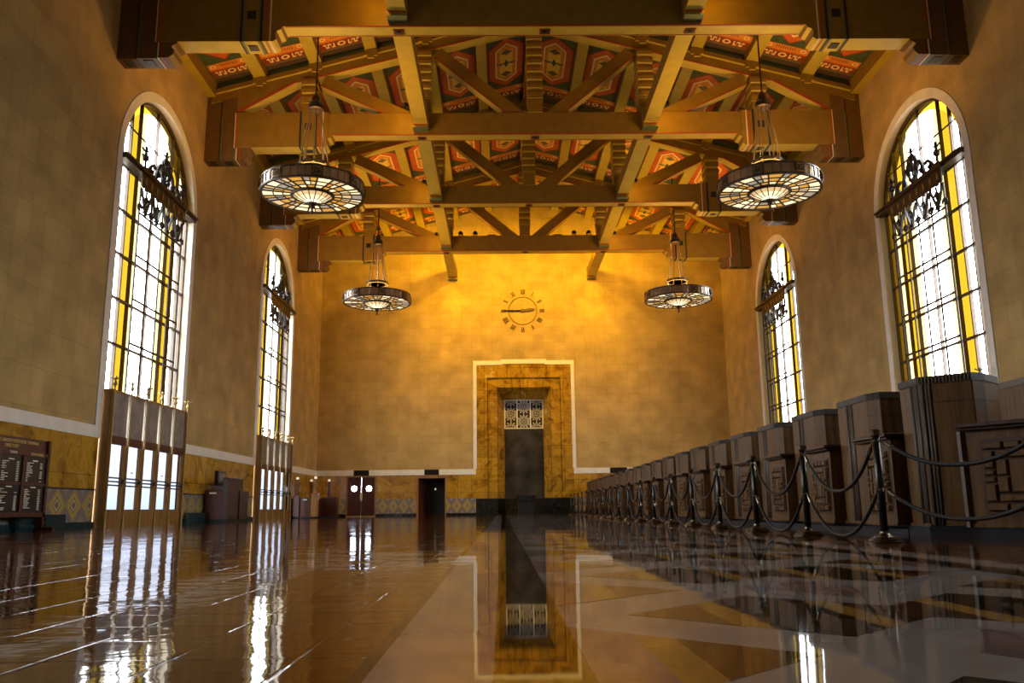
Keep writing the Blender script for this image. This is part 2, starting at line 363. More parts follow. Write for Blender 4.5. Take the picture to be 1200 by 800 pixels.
# ================================================================== FLOOR
Y0 = -4.0
fb = MB()
ZT = [(-HW, -1.70, 0), (-1.70, -1.665, 1), (-1.665, -1.39, 2), (-1.39, -1.172, 3), (-1.172, 1.172, 4), (1.172, 1.39, 3), (1.39, 1.665, 2), (1.665, 1.70, 1), (1.70, HW, 0)]
for a, b, mi in ZT: fb.quad((a, Y0, 0), (b, Y0, 0), (b, BY+1.6, 0), (a, BY+1.6, 0), mi)
zi = .0006
def column(xa, xb, hfun, yc, mi, z=zi):
    """strip of an inlay between xa..xb bounded by +-hfun(x)"""
    xs = sorted({xa, xb} | {k for k in (-.41, .41, 0.) if xa < k < xb})
    for a, b in zip(xs[:-1], xs[1:]):
        ha, hb = max(0, hfun(a)), max(0, hfun(b))
        pts = [(a, yc-ha, z), (b, yc-hb, z), (b, yc+hb, z), (a, yc+ha, z)]
        if ha < 1e-4: pts = pts[:3]
        elif hb < 1e-4: pts = [pts[0], pts[1], pts[3]]
        fb.poly(pts, mi)
def h_tri(x): return (1.172-.0 + 0 - abs(1.172-abs(x)) - .6)*.96 if False else (abs(x)-.6)*.96
def h_dia(x):
    x = abs(x)
    return (.95-x)*1.02 if x > .41 else .15+.4*(x/.41)
P_ = 1.65
for k in range(-3, 29):
    yk = 2.95+P_*k
    if Y0+.9 < yk < BY-.6:
        for s in (-1, 1):
            for a, b, mi in ((.95, .67, 6), (.67, .57, 7), (.57, .25, 3), (.25, .15, 7), (.15, 0, 6)):
                lo, hi = sorted((s*a, s*b)); column(lo, hi, h_dia, yk, [0, 1, 2, 3, 4, 5, 8, 7][mi])
    c = yk - P_/2
    if Y0+.6 < c < BY-.6:
        for s in (-1, 1):
            for a, b, mi in ((1.172, 1.0, 5), (1.0, .9, 7), (.9, .6, 8)):
                lo, hi = sorted((s*a, s*b)); column(lo, hi, h_tri, c, mi)
        fb.poly([(-.22, c, zi), (0, c-.4, zi), (.22, c, zi), (0, c+.4, zi)], 5)
struct(fb.build('floor', ['tile', 'grout', 'f_tan', 'f_black', 'f_light', 'f_pink', 'f_tan', 'f_gold', 'f_brown']))

# ================================================================== SIDE WALLS
ZTOP = 15.9
def arch_z(dy, r): return ZS + AK*math.sqrt(max(0, r*r-dy*dy))
def side_wall(s):
    w = MB(); x = s*HW
    bands = [(0, .15, 4), (.15, .975, 3), (.975, 2.33, 2), (2.33, ZTOP, 0)]
    edges = [Y0]
    for c in WY: edges += [c-RI, c+RI]
    edges.append(BY)
    for i in range(0, len(edges), 2):
        for z0, z1, mi in bands: w.quad((x, edges[i], z0), (x, edges[i+1], z0), (x, edges[i+1], z1), (x, edges[i], z1), mi)
    N = 40
    for c in WY:
        for j in range(N):
            t0, t1 = PI-PI*j/N, PI-PI*(j+1)/N
            a, b = RI*math.cos(t0), RI*math.cos(t1); za, zb = ZS+AK*RI*math.sin(t0), ZS+AK*RI*math.sin(t1)
            w.quad((x, c+a, za), (x, c+b, zb), (x, c+b, ZTOP), (x, c+a, ZTOP), 0)
            w.quad((x, c+a, za), (x, c+b, zb), (x+s*.55, c+b, zb), (x+s*.55, c+a, za), 1)
        for e in (-RI, RI): w.quad((x, c+e, 3.6), (x+s*.55, c+e, 3.6), (x+s*.55, c+e, ZS), (x, c+e, ZS), 1)
    o = w.build('wall_left' if s < 0 else 'wall_right', ['wall_side', 'cream', 'amber_y', 'diam_y', 'teal_marble']); struct(o)
    # pale stone string course and window surrounds
    t = MB(); xi = x-s*.03
    ys = [Y0] + [v for c in WY for v in (c-RO, c+RO)] + [BY]
    for i in range(0, len(ys), 2): t.box(x+s*.002, xi, ys[i], ys[i+1], 2.33, 2.645)
    for c in WY:
        for e in (-1, 1): t.box(x+s*.002, xi, c+e*RI, c+e*RO, 2.33, ZS)
        for j in range(N):
            t0, t1 = PI-PI*j/N, PI-PI*(j+1)/N
            q = [(c+r*math.cos(tt), ZS+AK*r*math.sin(tt)) for r, tt in ((RI, t0), (RI, t1), (RO, t1), (RO, t0))]
            t.prism(q, 'x', x+s*.002, xi)
    struct(t.build('trim_left' if s < 0 else 'trim_right', 'white_trim'))
    # dark tile cap strip and marble step at the foot of the wall
    b = MB()
    for i in range(0, len(edges), 2):
        b.box(x, x-s*.03, edges[i], edges[i+1], .955, .99); b.box(x, x-s*.06, edges[i], edges[i+1], 0, .14)
    struct(b.build('baseboard_left' if s < 0 else 'baseboard_right', 'teal_marble'))
for s in (-1, 1): side_wall(s)

# ================================================================== BACK WALL
def back_wall():
    w = MB(); zs = [0, .15, .975, 2.15, 2.33, 2.645, 8.82, 19.3]
    xs = [-HW, -10.35, -9.95, -9.05, -8.63, -6.3, -5.85, -5.0, -4.57, -2.85, 2.85, 4.95, 5.95, HW]
    for i in range(len(xs)-1):
        for j in range(len(zs)-1):
            xm, zm = (xs[i]+xs[i+1])/2, (zs[j]+zs[j+1])/2
            if abs(xm) < 2.85 and zm < 8.82: continue
            if -10.35 < xm < -8.63 and zm < 2.33: continue
            if -6.3 < xm < -4.57 and zm < 2.33: continue
            if 2.33 < zm < 2.645 and (-9.95 < xm < -9.05 or -5.85 < xm < -5.0 or 4.95 < xm < 5.95): continue
            mi = 3 if zm < .15 else 2 if zm < .975 else 1 if zm < 2.33 else 0
            z1 = zs[j+1]
            if j == len(zs)-2:   # gable
                xx = sorted({xs[i], xs[i+1]} | ({0.} if xs[i] < 0 < xs[i+1] else set()))
                for a, b in zip(xx[:-1], xx[1:]): w.quad((a, BY, zs[j]), (b, BY, zs[j]), (b, BY, roof(b)), (a, BY, roof(a)), mi)
            else: w.quad((xs[i], BY, zs[j]), (xs[i+1], BY, zs[j]), (xs[i+1], BY, z1), (xs[i], BY, z1), mi)
    struct(w.build('wall_back', ['wall_back', 'amber_x', 'diam_x', 'black_marble']))
    t = MB(); y0, y1 = BY-.03, BY+.002
    for a, b in ((-HW, -9.95), (-9.05, -5.85), (-5.0, -2.85), (2.85, 4.95), (5.95, HW)): t.box(a, b, y0, y1, 2.33, 2.645)
    t.box(-3.0, -2.80, y0, y1, 2.645, 9.02); t.box(2.80, 3.0, y0, y1, 2.645, 9.02)
    t.box(-2.80, -1.25, y0, y1, 8.76, 9.02); t.box(1.25, 2.80, y0, y1, 8.76, 9.02); t.box(-1.35, 1.35, y0-.01, y1, 8.82, 9.09)
    struct(t.build('trim_back', 'white_trim'))
    v = MB()
    for a, b in ((-9.95, -9.05), (-5.85, -5.0), (4.95, 5.95)):
        v.box(a, b, BY+.16, BY+.2, 2.33, 2.645)
        for q in range(3): v.box(a, b, BY+.02, BY+.10, 2.38+q*.09, 2.40+q*.09, 0)
        v.box(a, a+.012, BY, BY+.2, 2.33, 2.645); v.box(b-.012, b, BY, BY+.2, 2.33, 2.645)
        v.box(a, b, BY, BY+.2, 2.632, 2.645); v.box(a, b, BY, BY+.2, 2.33, 2.342)
    struct(v.build('trim_vent', 'dark'))
back_wall()
# front wall behind the camera, closing the hall
w = MB(); w.quad((-HW, Y0, 0), (HW, Y0, 0), (HW, Y0, 15.9), (-HW, Y0, 15.9)); w.poly([(-HW, Y0, 15.9), (HW, Y0, 15.9), (0, Y0, 19.16)])
struct(w.build('wall_front', 'wall_back'))

# ================================================================== PORTAL (door_1)
def portal():
    r = sroot('door_1', (0, BY, 0))
    def B(mb, name, m, par=r, **k):
        o = mb.build(name, m, par, loc=(0, BY, 0), **k); o.location = (0, 0, 0); return o
    f = MB(); y = BY
    for s in (-1, 1):
        f.box(s*2.17, s*2.85, y, y+.25, .95, 8.82)                       # flat outer order
        f.box(s*1.60, s*2.14, y+.10, y+.30, .95, 8.0)                    # inner pilaster
        f.add([(s*1.60, y+.10, .95), (s*1.17, y+1.05, .95), (s*1.17, y+1.05, 6.80), (s*1.60, y+.10, 7.42)], [(0, 1, 2, 3)])  # splayed jamb
        f.add([(s*2.14, y+.3, .95), (s*2.17, y, .95), (s*2.17, y, 8.0), (s*2.14, y+.3, 8.0)], [(0, 1, 2, 3)])
    f.box(-2.17, 2.17, y, y+.25, 8.0, 8.82)
    o = B(f, 'surround', 'amber_x')
    l = MB(); n = 7
    for i in range(n):                                                    # voussoir blocks of the lintel, fanning a little
        a0, a1 = -1.60+3.2*i/n, -1.60+3.2*(i+1)/n; g = .012
        l.prism([(a0+g, 7.42), (a1-g, 7.42), (a1*1.04-g, 8.0 + .07*(1-abs((i-3)/3.))), (a0*1.04+g, 8.0+.07*(1-abs((i-3)/3.)))], 'y', y+.08, y+.32)
        b0, b1 = -1.17+2.34*i/n, -1.17+2.34*(i+1)/n
        l.add([(a0+g, y+.10, 7.42), (a1-g, y+.10, 7.42), (b1-g, y+1.05, 6.80), (b0+g, y+1.05, 6.80)], [(0, 1, 2, 3)])
    B(l, 'lintel', 'amber_x')
    k = MB()
    k.quad((-1.62, y+.10, 7.44), (1.62, y+.10, 7.44), (1.19, y+1.06, 6.82), (-1.19, y+1.06, 6.82))
    B(k, 'lintel_joint', 'dark')
    bs = MB()
    for s in (-1, 1):
        bs.box(s*1.58, s*2.19, y-.05, y+.3, 0, .95); bs.box(s*2.17, s*2.85, y-.02, y+.25, 0, .95)
        bs.add([(s*1.58, y-.05, 0), (s*1.16, y+1.04, 0), (s*1.16, y+1.04, .95), (s*1.58, y-.05, .95)], [(0, 1, 2, 3)])
    B(bs, 'jamb_base', 'black_marble')
    d = MB(); d.box(-1.17, 1.17, y+1.05, y+1.1, 0, 5.05); B(d, 'door_panel', 'steel_door')
    d = MB(); d.box(-1.17, 1.17, y+1.04, y+1.1, 0, .93); B(d, 'kick_plate', 'black_marble')
    bk = MB(); bk.box(-1.17, 1.17, y+1.22, y+1.25, 5.0, 6.85); B(bk, 'recess_back', 'dark')
    g = MB(); z0, z1 = 5.05, 6.80; yg = y+1.06
    for xa in (-1.14, -.40, .40, 1.14): g.box(xa-.035, xa+.035, yg-.02, yg+.03, z0, z1)
    g.box(-1.17, 1.17, yg-.02, yg+.03, z0, z0+.05); g.box(-1.17, 1.17, yg-.02, yg+.03, z1-.05, z1)
    B(g, 'grille_frame', 'white_trim')
    g = MB(); th = .016
    for ci, xc in enumerate((-.77, 0, .77)):
        hw = .34
        for zc in ([5.05, 5.93, 6.81] if ci != 1 else [5.49, 6.37]):
            for q in range(12):                                          # star: spokes and interlaced chords
                a = PI*q/6; R = .44
                p0 = (xc+.05*math.cos(a), yg, zc+.05*math.sin(a)); p1 = (xc+R*math.cos(a), yg, zc+R*math.sin(a))
                def clip(p, q_):
                    # clip segment p-q_ to the panel
                    t0, t1 = 0., 1.; dx, dz = q_[0]-p[0], q_[2]-p[2]
                    for pp, qq in ((-dx, p[0]-(xc-hw)), (dx, xc+hw-p[0]), (-dz, p[2]-z0), (dz, z1-p[2])):
                        if abs(pp) < 1e-9:
                            if qq < 0: return None
                        else:
                            t = qq/pp
                            if pp < 0: t0 = max(t0, t)
                            else: t1 = min(t1, t)
                    if t0 >= t1-1e-3: return None
                    return (p[0]+dx*t0, p[1], p[2]+dz*t0), (p[0]+dx*t1, p[1], p[2]+dz*t1)
                for p, q_ in ((p0, p1), ((xc+.2*math.cos(a), yg, zc+.2*math.sin(a)), (xc+.44*math.cos(a+PI/6), yg, zc+.44*math.sin(a+PI/6))),
                              ((xc+.2*math.cos(a), yg, zc+.2*math.sin(a)), (xc+.44*math.cos(a-PI/6), yg, zc+.44*math.sin(a-PI/6)))):
                    c = clip(p, q_)
                    if c: g.bar(c[0], c[1], th, th, up=(0, 1, 0))
    B(g, 'lattice', 'white_trim')
portal()
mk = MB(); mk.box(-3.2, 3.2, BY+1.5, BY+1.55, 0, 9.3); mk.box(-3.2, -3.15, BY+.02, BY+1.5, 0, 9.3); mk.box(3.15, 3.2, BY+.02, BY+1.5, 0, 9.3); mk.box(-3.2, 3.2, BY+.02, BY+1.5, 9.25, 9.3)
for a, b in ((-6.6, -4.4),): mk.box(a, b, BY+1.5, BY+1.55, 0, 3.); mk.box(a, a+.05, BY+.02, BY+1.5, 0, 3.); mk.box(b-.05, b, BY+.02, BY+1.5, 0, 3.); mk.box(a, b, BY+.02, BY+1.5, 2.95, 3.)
struct(mk.build('wall_light_block', 'dark'))  # dark boxes added behind portal and doorway to keep sky light out

# ================================================================== BACK DOORS
def door_pair():
    r = sroot('door_2', (-9.49, BY, 0)); y = BY
    def B(mb, name, m, par=r):
        o = mb.build(name, m, par, loc=(-9.49, BY, 0)); o.location = (0, 0, 0); return o
    f = MB(); f.box(-10.35, -10.27, y-.02, y+.25, 0, 2.33); f.box(-8.71, -8.63, y-.02, y+.25, 0, 2.33); f.box(-10.27, -8.71, y-.02, y+.25, 2.24, 2.33)
    B(f, 'frame', 'jamb')
    for a, b, cx_ in ((-10.27, -9.50, -9.90), (-9.48, -8.71, -9.05)):
        d = MB(); zc = 1.60; R = .19; n = 16
        # leaf with an eight pointed star light cut through it
        star = [(cx_+(R if i % 2 == 0 else R*.72)*math.cos(2*PI*i/16+PI/2), zc+(R if i % 2 == 0 else R*.72)*math.sin(2*PI*i/16+PI/2)) for i in range(16)]
        rect = []
        for i in range(16):
            an = 2*PI*i/16+PI/2; c_, s_ = math.cos(an), math.sin(an)
            tx = (b-cx_)/c_ if c_ > 1e-6 else (a-cx_)/c_ if c_ < -1e-6 else 1e9
            tz = (2.24-zc)/s_ if s_ > 1e-6 else (0.06-zc)/s_ if s_ < -1e-6 else 1e9
            t = min(tx, tz); rect.append((cx_+c_*t, zc+s_*t))
        cs = {(b, 2.24): None, (a, 2.24): None, (a, .06): None, (b, .06): None}
        for yy in (y+.06, y+.11):
            for i in range(16):
                j = (i+1) % 16; p, q = rect[i], rect[j]; pts = [star[i], p]
                for c in cs:
                    if (abs(p[0]-c[0]) < 1e-6 or abs(p[1]-c[1]) < 1e-6) and (abs(q[0]-c[0]) < 1e-6 or abs(q[1]-c[1]) < 1e-6) and abs(p[0]-q[0]) > 1e-6 and abs(p[1]-q[1]) > 1e-6: pts.append(c)
                pts += [q, star[j]]
                d.poly([(u, yy, v) for u, v in pts])
        for i in range(16):
            j = (i+1) % 16; d.quad((star[i][0], y+.06, star[i][1]), (star[j][0], y+.06, star[j][1]), (star[j][0], y+.11, star[j][1]), (star[i][0], y+.11, star[i][1]))
        d.box(a, b, y+.06, y+.11, .055, .06)
        leaf = B(d, 'door_leaf', 'door_wood')
        g = MB(); g.poly([(u, y+.085, v) for u, v in star]); B(g, 'pane', 'glass_w', leaf)
    p = MB(); p.box(-9.56, -9.42, y+.02, y+.06, 1.02, 1.38); p.box(-9.54, -9.44, y+.02, y+.055, .92, 1.02); B(p, 'push_plate', 'brass')
    k = MB(); k.box(-9.505, -9.475, y+.03, y+.07, .06, .92); B(k, 'door_seam', 'steel')
    h = MB()
    h.tube([(-10.12+.06*math.sin(t*PI), y+.02-.03*math.sin(t*PI), 1.05+.85*t) for t in [i/8 for i in range(9)]], .012, 6); B(h, 'pull_handle', 'steel')
    th = MB(); th.box(-10.3, -8.7, y-.05, y+.2, 0, .055); B(th, 'threshold', 'brass')
door_pair()
def doorway():
    r = sroot('door_3', (-5.43, BY, 0)); y = BY
    def B(mb, name, m, par=r):
        o = mb.build(name, m, par, loc=(-5.43, BY, 0)); o.location = (0, 0, 0); return o
    f = MB(); f.box(-6.3, -6.18, y-.02, y+.1, 0, 2.33); f.box(-4.65, -4.57, y-.02, y+.1, 0, 2.33); f.box(-6.18, -4.65, y-.02, y+.1, 2.15, 2.33); B(f, 'frame', 'jamb')
    f = MB(); f.quad((-6.18, y+.1, 0), (-5.7, y+1.4, 0), (-5.7, y+1.4, 2.15), (-6.18, y+.1, 2.15)); f.quad((-4.65, y+.1, 0), (-4.65, y+1.4, 0), (-4.65, y+1.4, 2.15), (-4.65, y+.1, 2.15))
    f.quad((-6.18, y+.1, 2.15), (-4.65, y+.1, 2.15), (-4.65, y+1.4, 2.05), (-5.7, y+1.4, 2.05)); B(f, 'side_lining', 'door_wood')
    d = MB(); d.box(-5.7, -4.65, y+1.4, y+1.45, 0, 2.1); d.box(-5.6, -4.75, y+1.37, y+1.40, .2, .95); d.box(-5.6, -4.75, y+1.37, y+1.40, 1.1, 2.0); B(d, 'door_leaf', 'dark')
    l = MB(); l.lathe((-5.3, y+1.30, 1.55), [(0.0, -.06), (.05, -.05), (.05, 0), (.02, .06), (0, .09)], 8); B(l, 'signal_lamp', 'globe')
doorway()

# ================================================================== WINDOWS + DOOR BAYS
BARS = [9.0, 7.69, 6.38, 5.07]
def window(idx, s, c):
    X = s*HW; r = sroot('window_%d' % idx, (X, c, 0))
    def B(mb, name, m, par=r, **k):
        o = mb.build(name, m, par, loc=(X, c, 0), **k); o.location = (0, 0, 0); return o
    gx = X+s*.24                                   # glazing plane
    # glass: vertical strips clipped by the arch
    def strip(mb, y0, y1, z0, mi=0):
        n = 6; a = [y0+(y1-y0)*i/n for i in range(n+1)]
        pts = [(gx, c+y0, z0), (gx, c+y1, z0)] + [(gx, c+y, arch_z(y, RI-.36) if abs(y) < RI-.36 else ZS) for y in reversed(a)]
        mb.poly(pts, mi)
    g = MB(); gb = MB()
    stripes = [(-2.80, -2.46, 0), (-2.46, -1.83, 0), (-1.83, -1.27, 1), (-1.27, -.85, 2), (-.85, .85, 0), (.85, 1.27, 2), (1.27, 1.83, 1), (1.83, 2.46, 0), (2.46, 2.80, 0)]
    if s > 0: stripes[-1] = (2.46, 2.80, 1); stripes[7] = (1.83, 2.46, 2)
    for a, b, mi in stripes: strip(g, a, b, 3.64, mi)
    N = 40
    for j in range(N):                             # yellow border following the arch
        t0, t1 = PI-PI*j/N, PI-PI*(j+1)/N
        g.poly([(gx, c+rr*math.cos(tt), ZS+AK*rr*math.sin(tt)) for rr, tt in ((RI-.36, t0), (RI-.36, t1), (RI, t1), (RI, t0))], 3)
    B(g, 'pane', ['glass_w', 'glass_y', 'glass_c', 'glass_yb'])
    # bronze mullions and glazing bars on the glass
    m_ = MB()
    for y in (-2.78, -2.33, -1.85, -1.25, 0, 1.25, 1.85, 2.33, 2.78):
        wd = .055 if abs(y) in (1.25, 1.85) else .05
        zt = arch_z(y, RI-.02)
        if zt > 4: m_.box(gx-s*.05, gx+s*.05, c+y-wd/2, c+y+wd/2, 3.6, zt)
    for z in BARS: m_.box(gx-s*.04, gx+s*.04, c-2.8, c+2.8, z-.035, z+.035)
    m_.box(gx-s*.03, gx+s*.03, c-2.8, c+2.8, ZS-.06, ZS+.06)
    zz = ZS+1.3; hw = math.sqrt((RI-.02)**2-(1.3/AK)**2); m_.box(gx-s*.02, gx+s*.02, c-hw, c+hw, zz-.015, zz+.015)
    N = 40
    for j in range(N):
        t0, t1 = PI-PI*j/N, PI-PI*(j+1)/N
        q = [(c+rr*math.cos(tt), ZS+AK*rr*math.sin(tt)) for rr, tt in ((RI-.10, t0), (RI-.10, t1), (RI-.005, t1), (RI-.005, t0))]
        m_.prism(q, 'x', gx-s*.05, gx+s*.05)
    B(m_, 'mullion', 'bronze')
    # shelf transom near the wall face
    tx = X-s*.02
    t = MB(); t.box(tx-s*.10, tx+s*.16, c-2.84, c+2.84, ZS-.07, ZS+.03); t.box(tx-s*.16, tx+s*.16, c-2.86, c+2.86, ZS+.03, ZS+.09)
    B(t, 'transom', 'bronze')
    # lattice screen hanging in the middle of the opening
    lx = X-s*.10
    sc_ = MB()
    for y in (-1.67, -.84, 0, .84, 1.67): sc_.box(lx-s*.015, lx+s*.015, c+y-.03, c+y+.03, 3.72, 9.85)
    for z in (9.02, 7.72, 6.40, 5.10): sc_.box(lx-s*.015, lx+s*.015, c-1.67, c+1.67, z+.01, z+.07)
    B(sc_, 'screen', 'iron')
    v = MB(); n = 16
    pr = [(c-1.72, 10.34), (c-1.72, 9.93)]
    for i in range(n):
        a = -1.72+3.44*i/n; pr += [(c+a+3.44/n*.25, 9.82 if i % 2 else 9.86), (c+a+3.44/n*.75, 9.82 if i % 2 else 9.86), (c+a+3.44/n, 9.93)]
    pr += [(c+1.72, 10.34)]
    v.prism(pr, 'x', lx-s*.05, lx-s*.01)
    v.box(lx-s*.10, lx+s*.05, c-1.78, c+1.78, 10.33, 10.47)
    for i in range(8): v.box(lx-s*.07, lx-s*.04, c-1.5+i*.43-.05, c-1.5+i*.43+.05, 10.0, 10.2, 1)
    B(v, 'valance', ['bronze', 'gold'])
    # wrought iron scrolls: V shapes below the valance
    w_ = MB()
    for i in range(4):
        y0 = c-1.67+i*.835; y1 = y0+.835; ym = (y0+y1)/2
        w_.bar((lx, y0+.05, 9.85), (lx, ym, 9.12), .05, .07, up=(1, 0, 0)); w_.bar((lx, y1-.05, 9.85), (lx, ym, 9.12), .05, .07, up=(1, 0, 0))
        w_.tube([(lx, ym+.13*math.cos(a)*(1-.06*k), 9.55+.16*math.sin(a)*(1-.06*k)) for k, a in enumerate([PI/5*q for q in range(11)])], .034, 5)
        for e in (y0, y1):
            w_.tube([(lx, e+(.16-.012*k)*math.cos(a)*(1 if e == y0 else -1), 9.22+(.13-.008*k)*math.sin(a)) for k, a in enumerate([PI/5*q for q in range(9)])], .034, 5)
        w_.bar((lx, ym-.15, 9.18), (lx, ym+.15, 9.18), .05, .07, up=(1, 0, 0)); w_.bar((lx, ym, 9.05), (lx, ym, 9.85), .045, .05, up=(1, 0, 0))
    B(w_, 'scrollwork', 'iron')
    # crest above the shelf: oval wreath, two big S scrolls, three palm finials
    k_ = MB(); zb = 10.47
    k_.tube([(lx, c+.27*math.cos(a), zb+.52+.42*math.sin(a)) for a in [2*PI*q/16 for q in range(16)]], .075, 6, closed=True)
    k_.lathe((lx, c, zb+.35), [(0, 0), (.09, .08), (.12, .2), (.06, .34), (0, .4)], 8)
    for e in (-1, 1):
        k_.tube([(lx, c+e*(.3+.42*t), zb+.55*math.sin(PI*(.25+.75*t))**1.0+.04) for t in [q/8 for q in range(9)]], .065, 6)
        k_.tube([(lx, c+e*(.78+.52*t), zb+.34*math.sin(PI*(.35+.65*t))+.03) for t in [q/8 for q in range(9)]], .06, 6)
        k_.lathe((lx, c+e*.58, zb+.08), [(0, 0), (.09, .07), (.1, .16), (.04, .28), (0, .3)], 8)
        k_.lathe((lx, c+e*1.05, zb+.02), [(0, 0), (.07, .06), (.08, .12), (.03, .2), (0, .22)], 8)
    for yy, h in ((0, 1.25), (-1.5, .78), (1.5, .78)):
        k_.lathe((lx, c+yy, zb), [(.09, 0), (.09, .06), (.04, .1), (.04, h-.5), (.09, h-.46), (.10, h-.36), (.05, h-.3), (.045, h-.05), (0, h)], 8)
        for q in range(5):
            for dz, ln in ((h-.12, .2), (h-.32, .17)):
                a = 2*PI*q/5+.3; k_.bar((lx, c+yy, zb+dz-.1), (lx+ln*.5*math.cos(a), c+yy+ln*math.sin(a), zb+dz), .05, .025)
    B(k_, 'crest', 'iron')

def door_bay(idx, s, c):
    """glazed doors under the window, standing a little proud of the wall"""
    X = s*HW; r = sroot('door_%d' % idx, (X, c, 0)); xf = X-s*.25; y0, y1 = c-2.80, c+2.72
    def B(mb, name, m, par=r, **k):
        o = mb.build(name, m, par, loc=(X, c, 0), **k); o.location = (0, 0, 0); return o
    f = MB()
    f.box(X+s*.3, xf, y0, y0+.10, 0, 3.66); f.box(xf+s*.012, xf+s*.09, y0+.1, y1-.1, 0, .012); f.box(xf+s*.10, xf, y1-.10, y1, 0, 3.66); f.box(X+s*.002, xf, y1-.03, y1, 2.3, 3.66); f.box(X+s*.3, xf, y0+.1, y1-.1, 3.60, 3.66)
    B(f, 'frame', 'jamb')
    n = 5; ys = [y0+.06+(y1-y0-.12)*i/n for i in range(n+1)]
    up = MB(); ra = MB()
    for i in range(n):
        up.box(xf+s*.02, xf+s*.08, ys[i]+.05, ys[i+1]-.05, 2.42, 3.60)
        ra.box(xf, xf+s*.1, ys[i]+.04, ys[i+1]-.04, 2.20, 2.42)
    B(up, 'upper_panel', 'slate'); B(ra, 'lintel_rail', 'door_wood')
    for i in range(n):
        a, b = ys[i]+.05, ys[i+1]-.05
        l = MB(); l.box(xf+s*.01, xf+s*.07, a-.04, a+.10, .013, 2.20); l.box(xf+s*.01, xf+s*.07, b-.14, b+.04, .013, 2.20); l.box(xf+s*.01, xf+s*.07, a+.1, b-.14, .013, .46)
        lf = B(l, 'door_leaf', 'jamb')
        g = MB(); g.quad((xf+s*.04, a+.1, .46), (xf+s*.04, b-.14, .46), (xf+s*.04, b-.14, 2.2), (xf+s*.04, a+.1, 2.2)); B(g, 'pane', 'glass_b', lf)
        h = MB()
        for z in (1.10, 1.20, 1.30): h.box(xf-s*.02, xf+s*.05, a+.06, b-.10, z-.018, z+.018)
        h.lathe((xf-s*.03, b-.1, 1.14), [(0, 0), (.07, .02), (.07, .12), (0, .14)], 8)
        B(h, 'push_bar', 'bronze', lf)
        if i in (1, 3):
            q = MB(); ym = (a+b)/2; q.box(xf+s*.030, xf+s*.036, ym-.07, ym+.07, 1.46, 1.49, 0); q.box(xf+s*.030, xf+s*.036, ym-.15, ym+.15, 1.38, 1.387, 0)
            B(q, 'notice', 'slate', lf)
    for i in range(n+1):
        m_ = MB(); m_.tube([(xf-s*.04, ys[i], 0.0), (xf-s*.04, ys[i], .25), (xf-s*.04, ys[i], 3.74)], [.04, .025, .025], 8)
        m_.lathe((xf-s*.04, ys[i], 3.74), [(.025, 0), (.06, .05), (.06, .09), (.03, .13), (.03, .24), (.015, .28)], 8)
        for q in range(6):
            a = 2*PI*q/6; m_.bar((xf-s*.04, ys[i], 3.92), (xf-s*.04+.13*math.cos(a), ys[i]+.13*math.sin(a), 3.98), .05, .02)
        B(m_, 'mullion', 'gold')
i = 0
for s in (-1, 1):
    for c in WY:
        i += 1; window(i, s, c); door_bay(i+3, s, c)

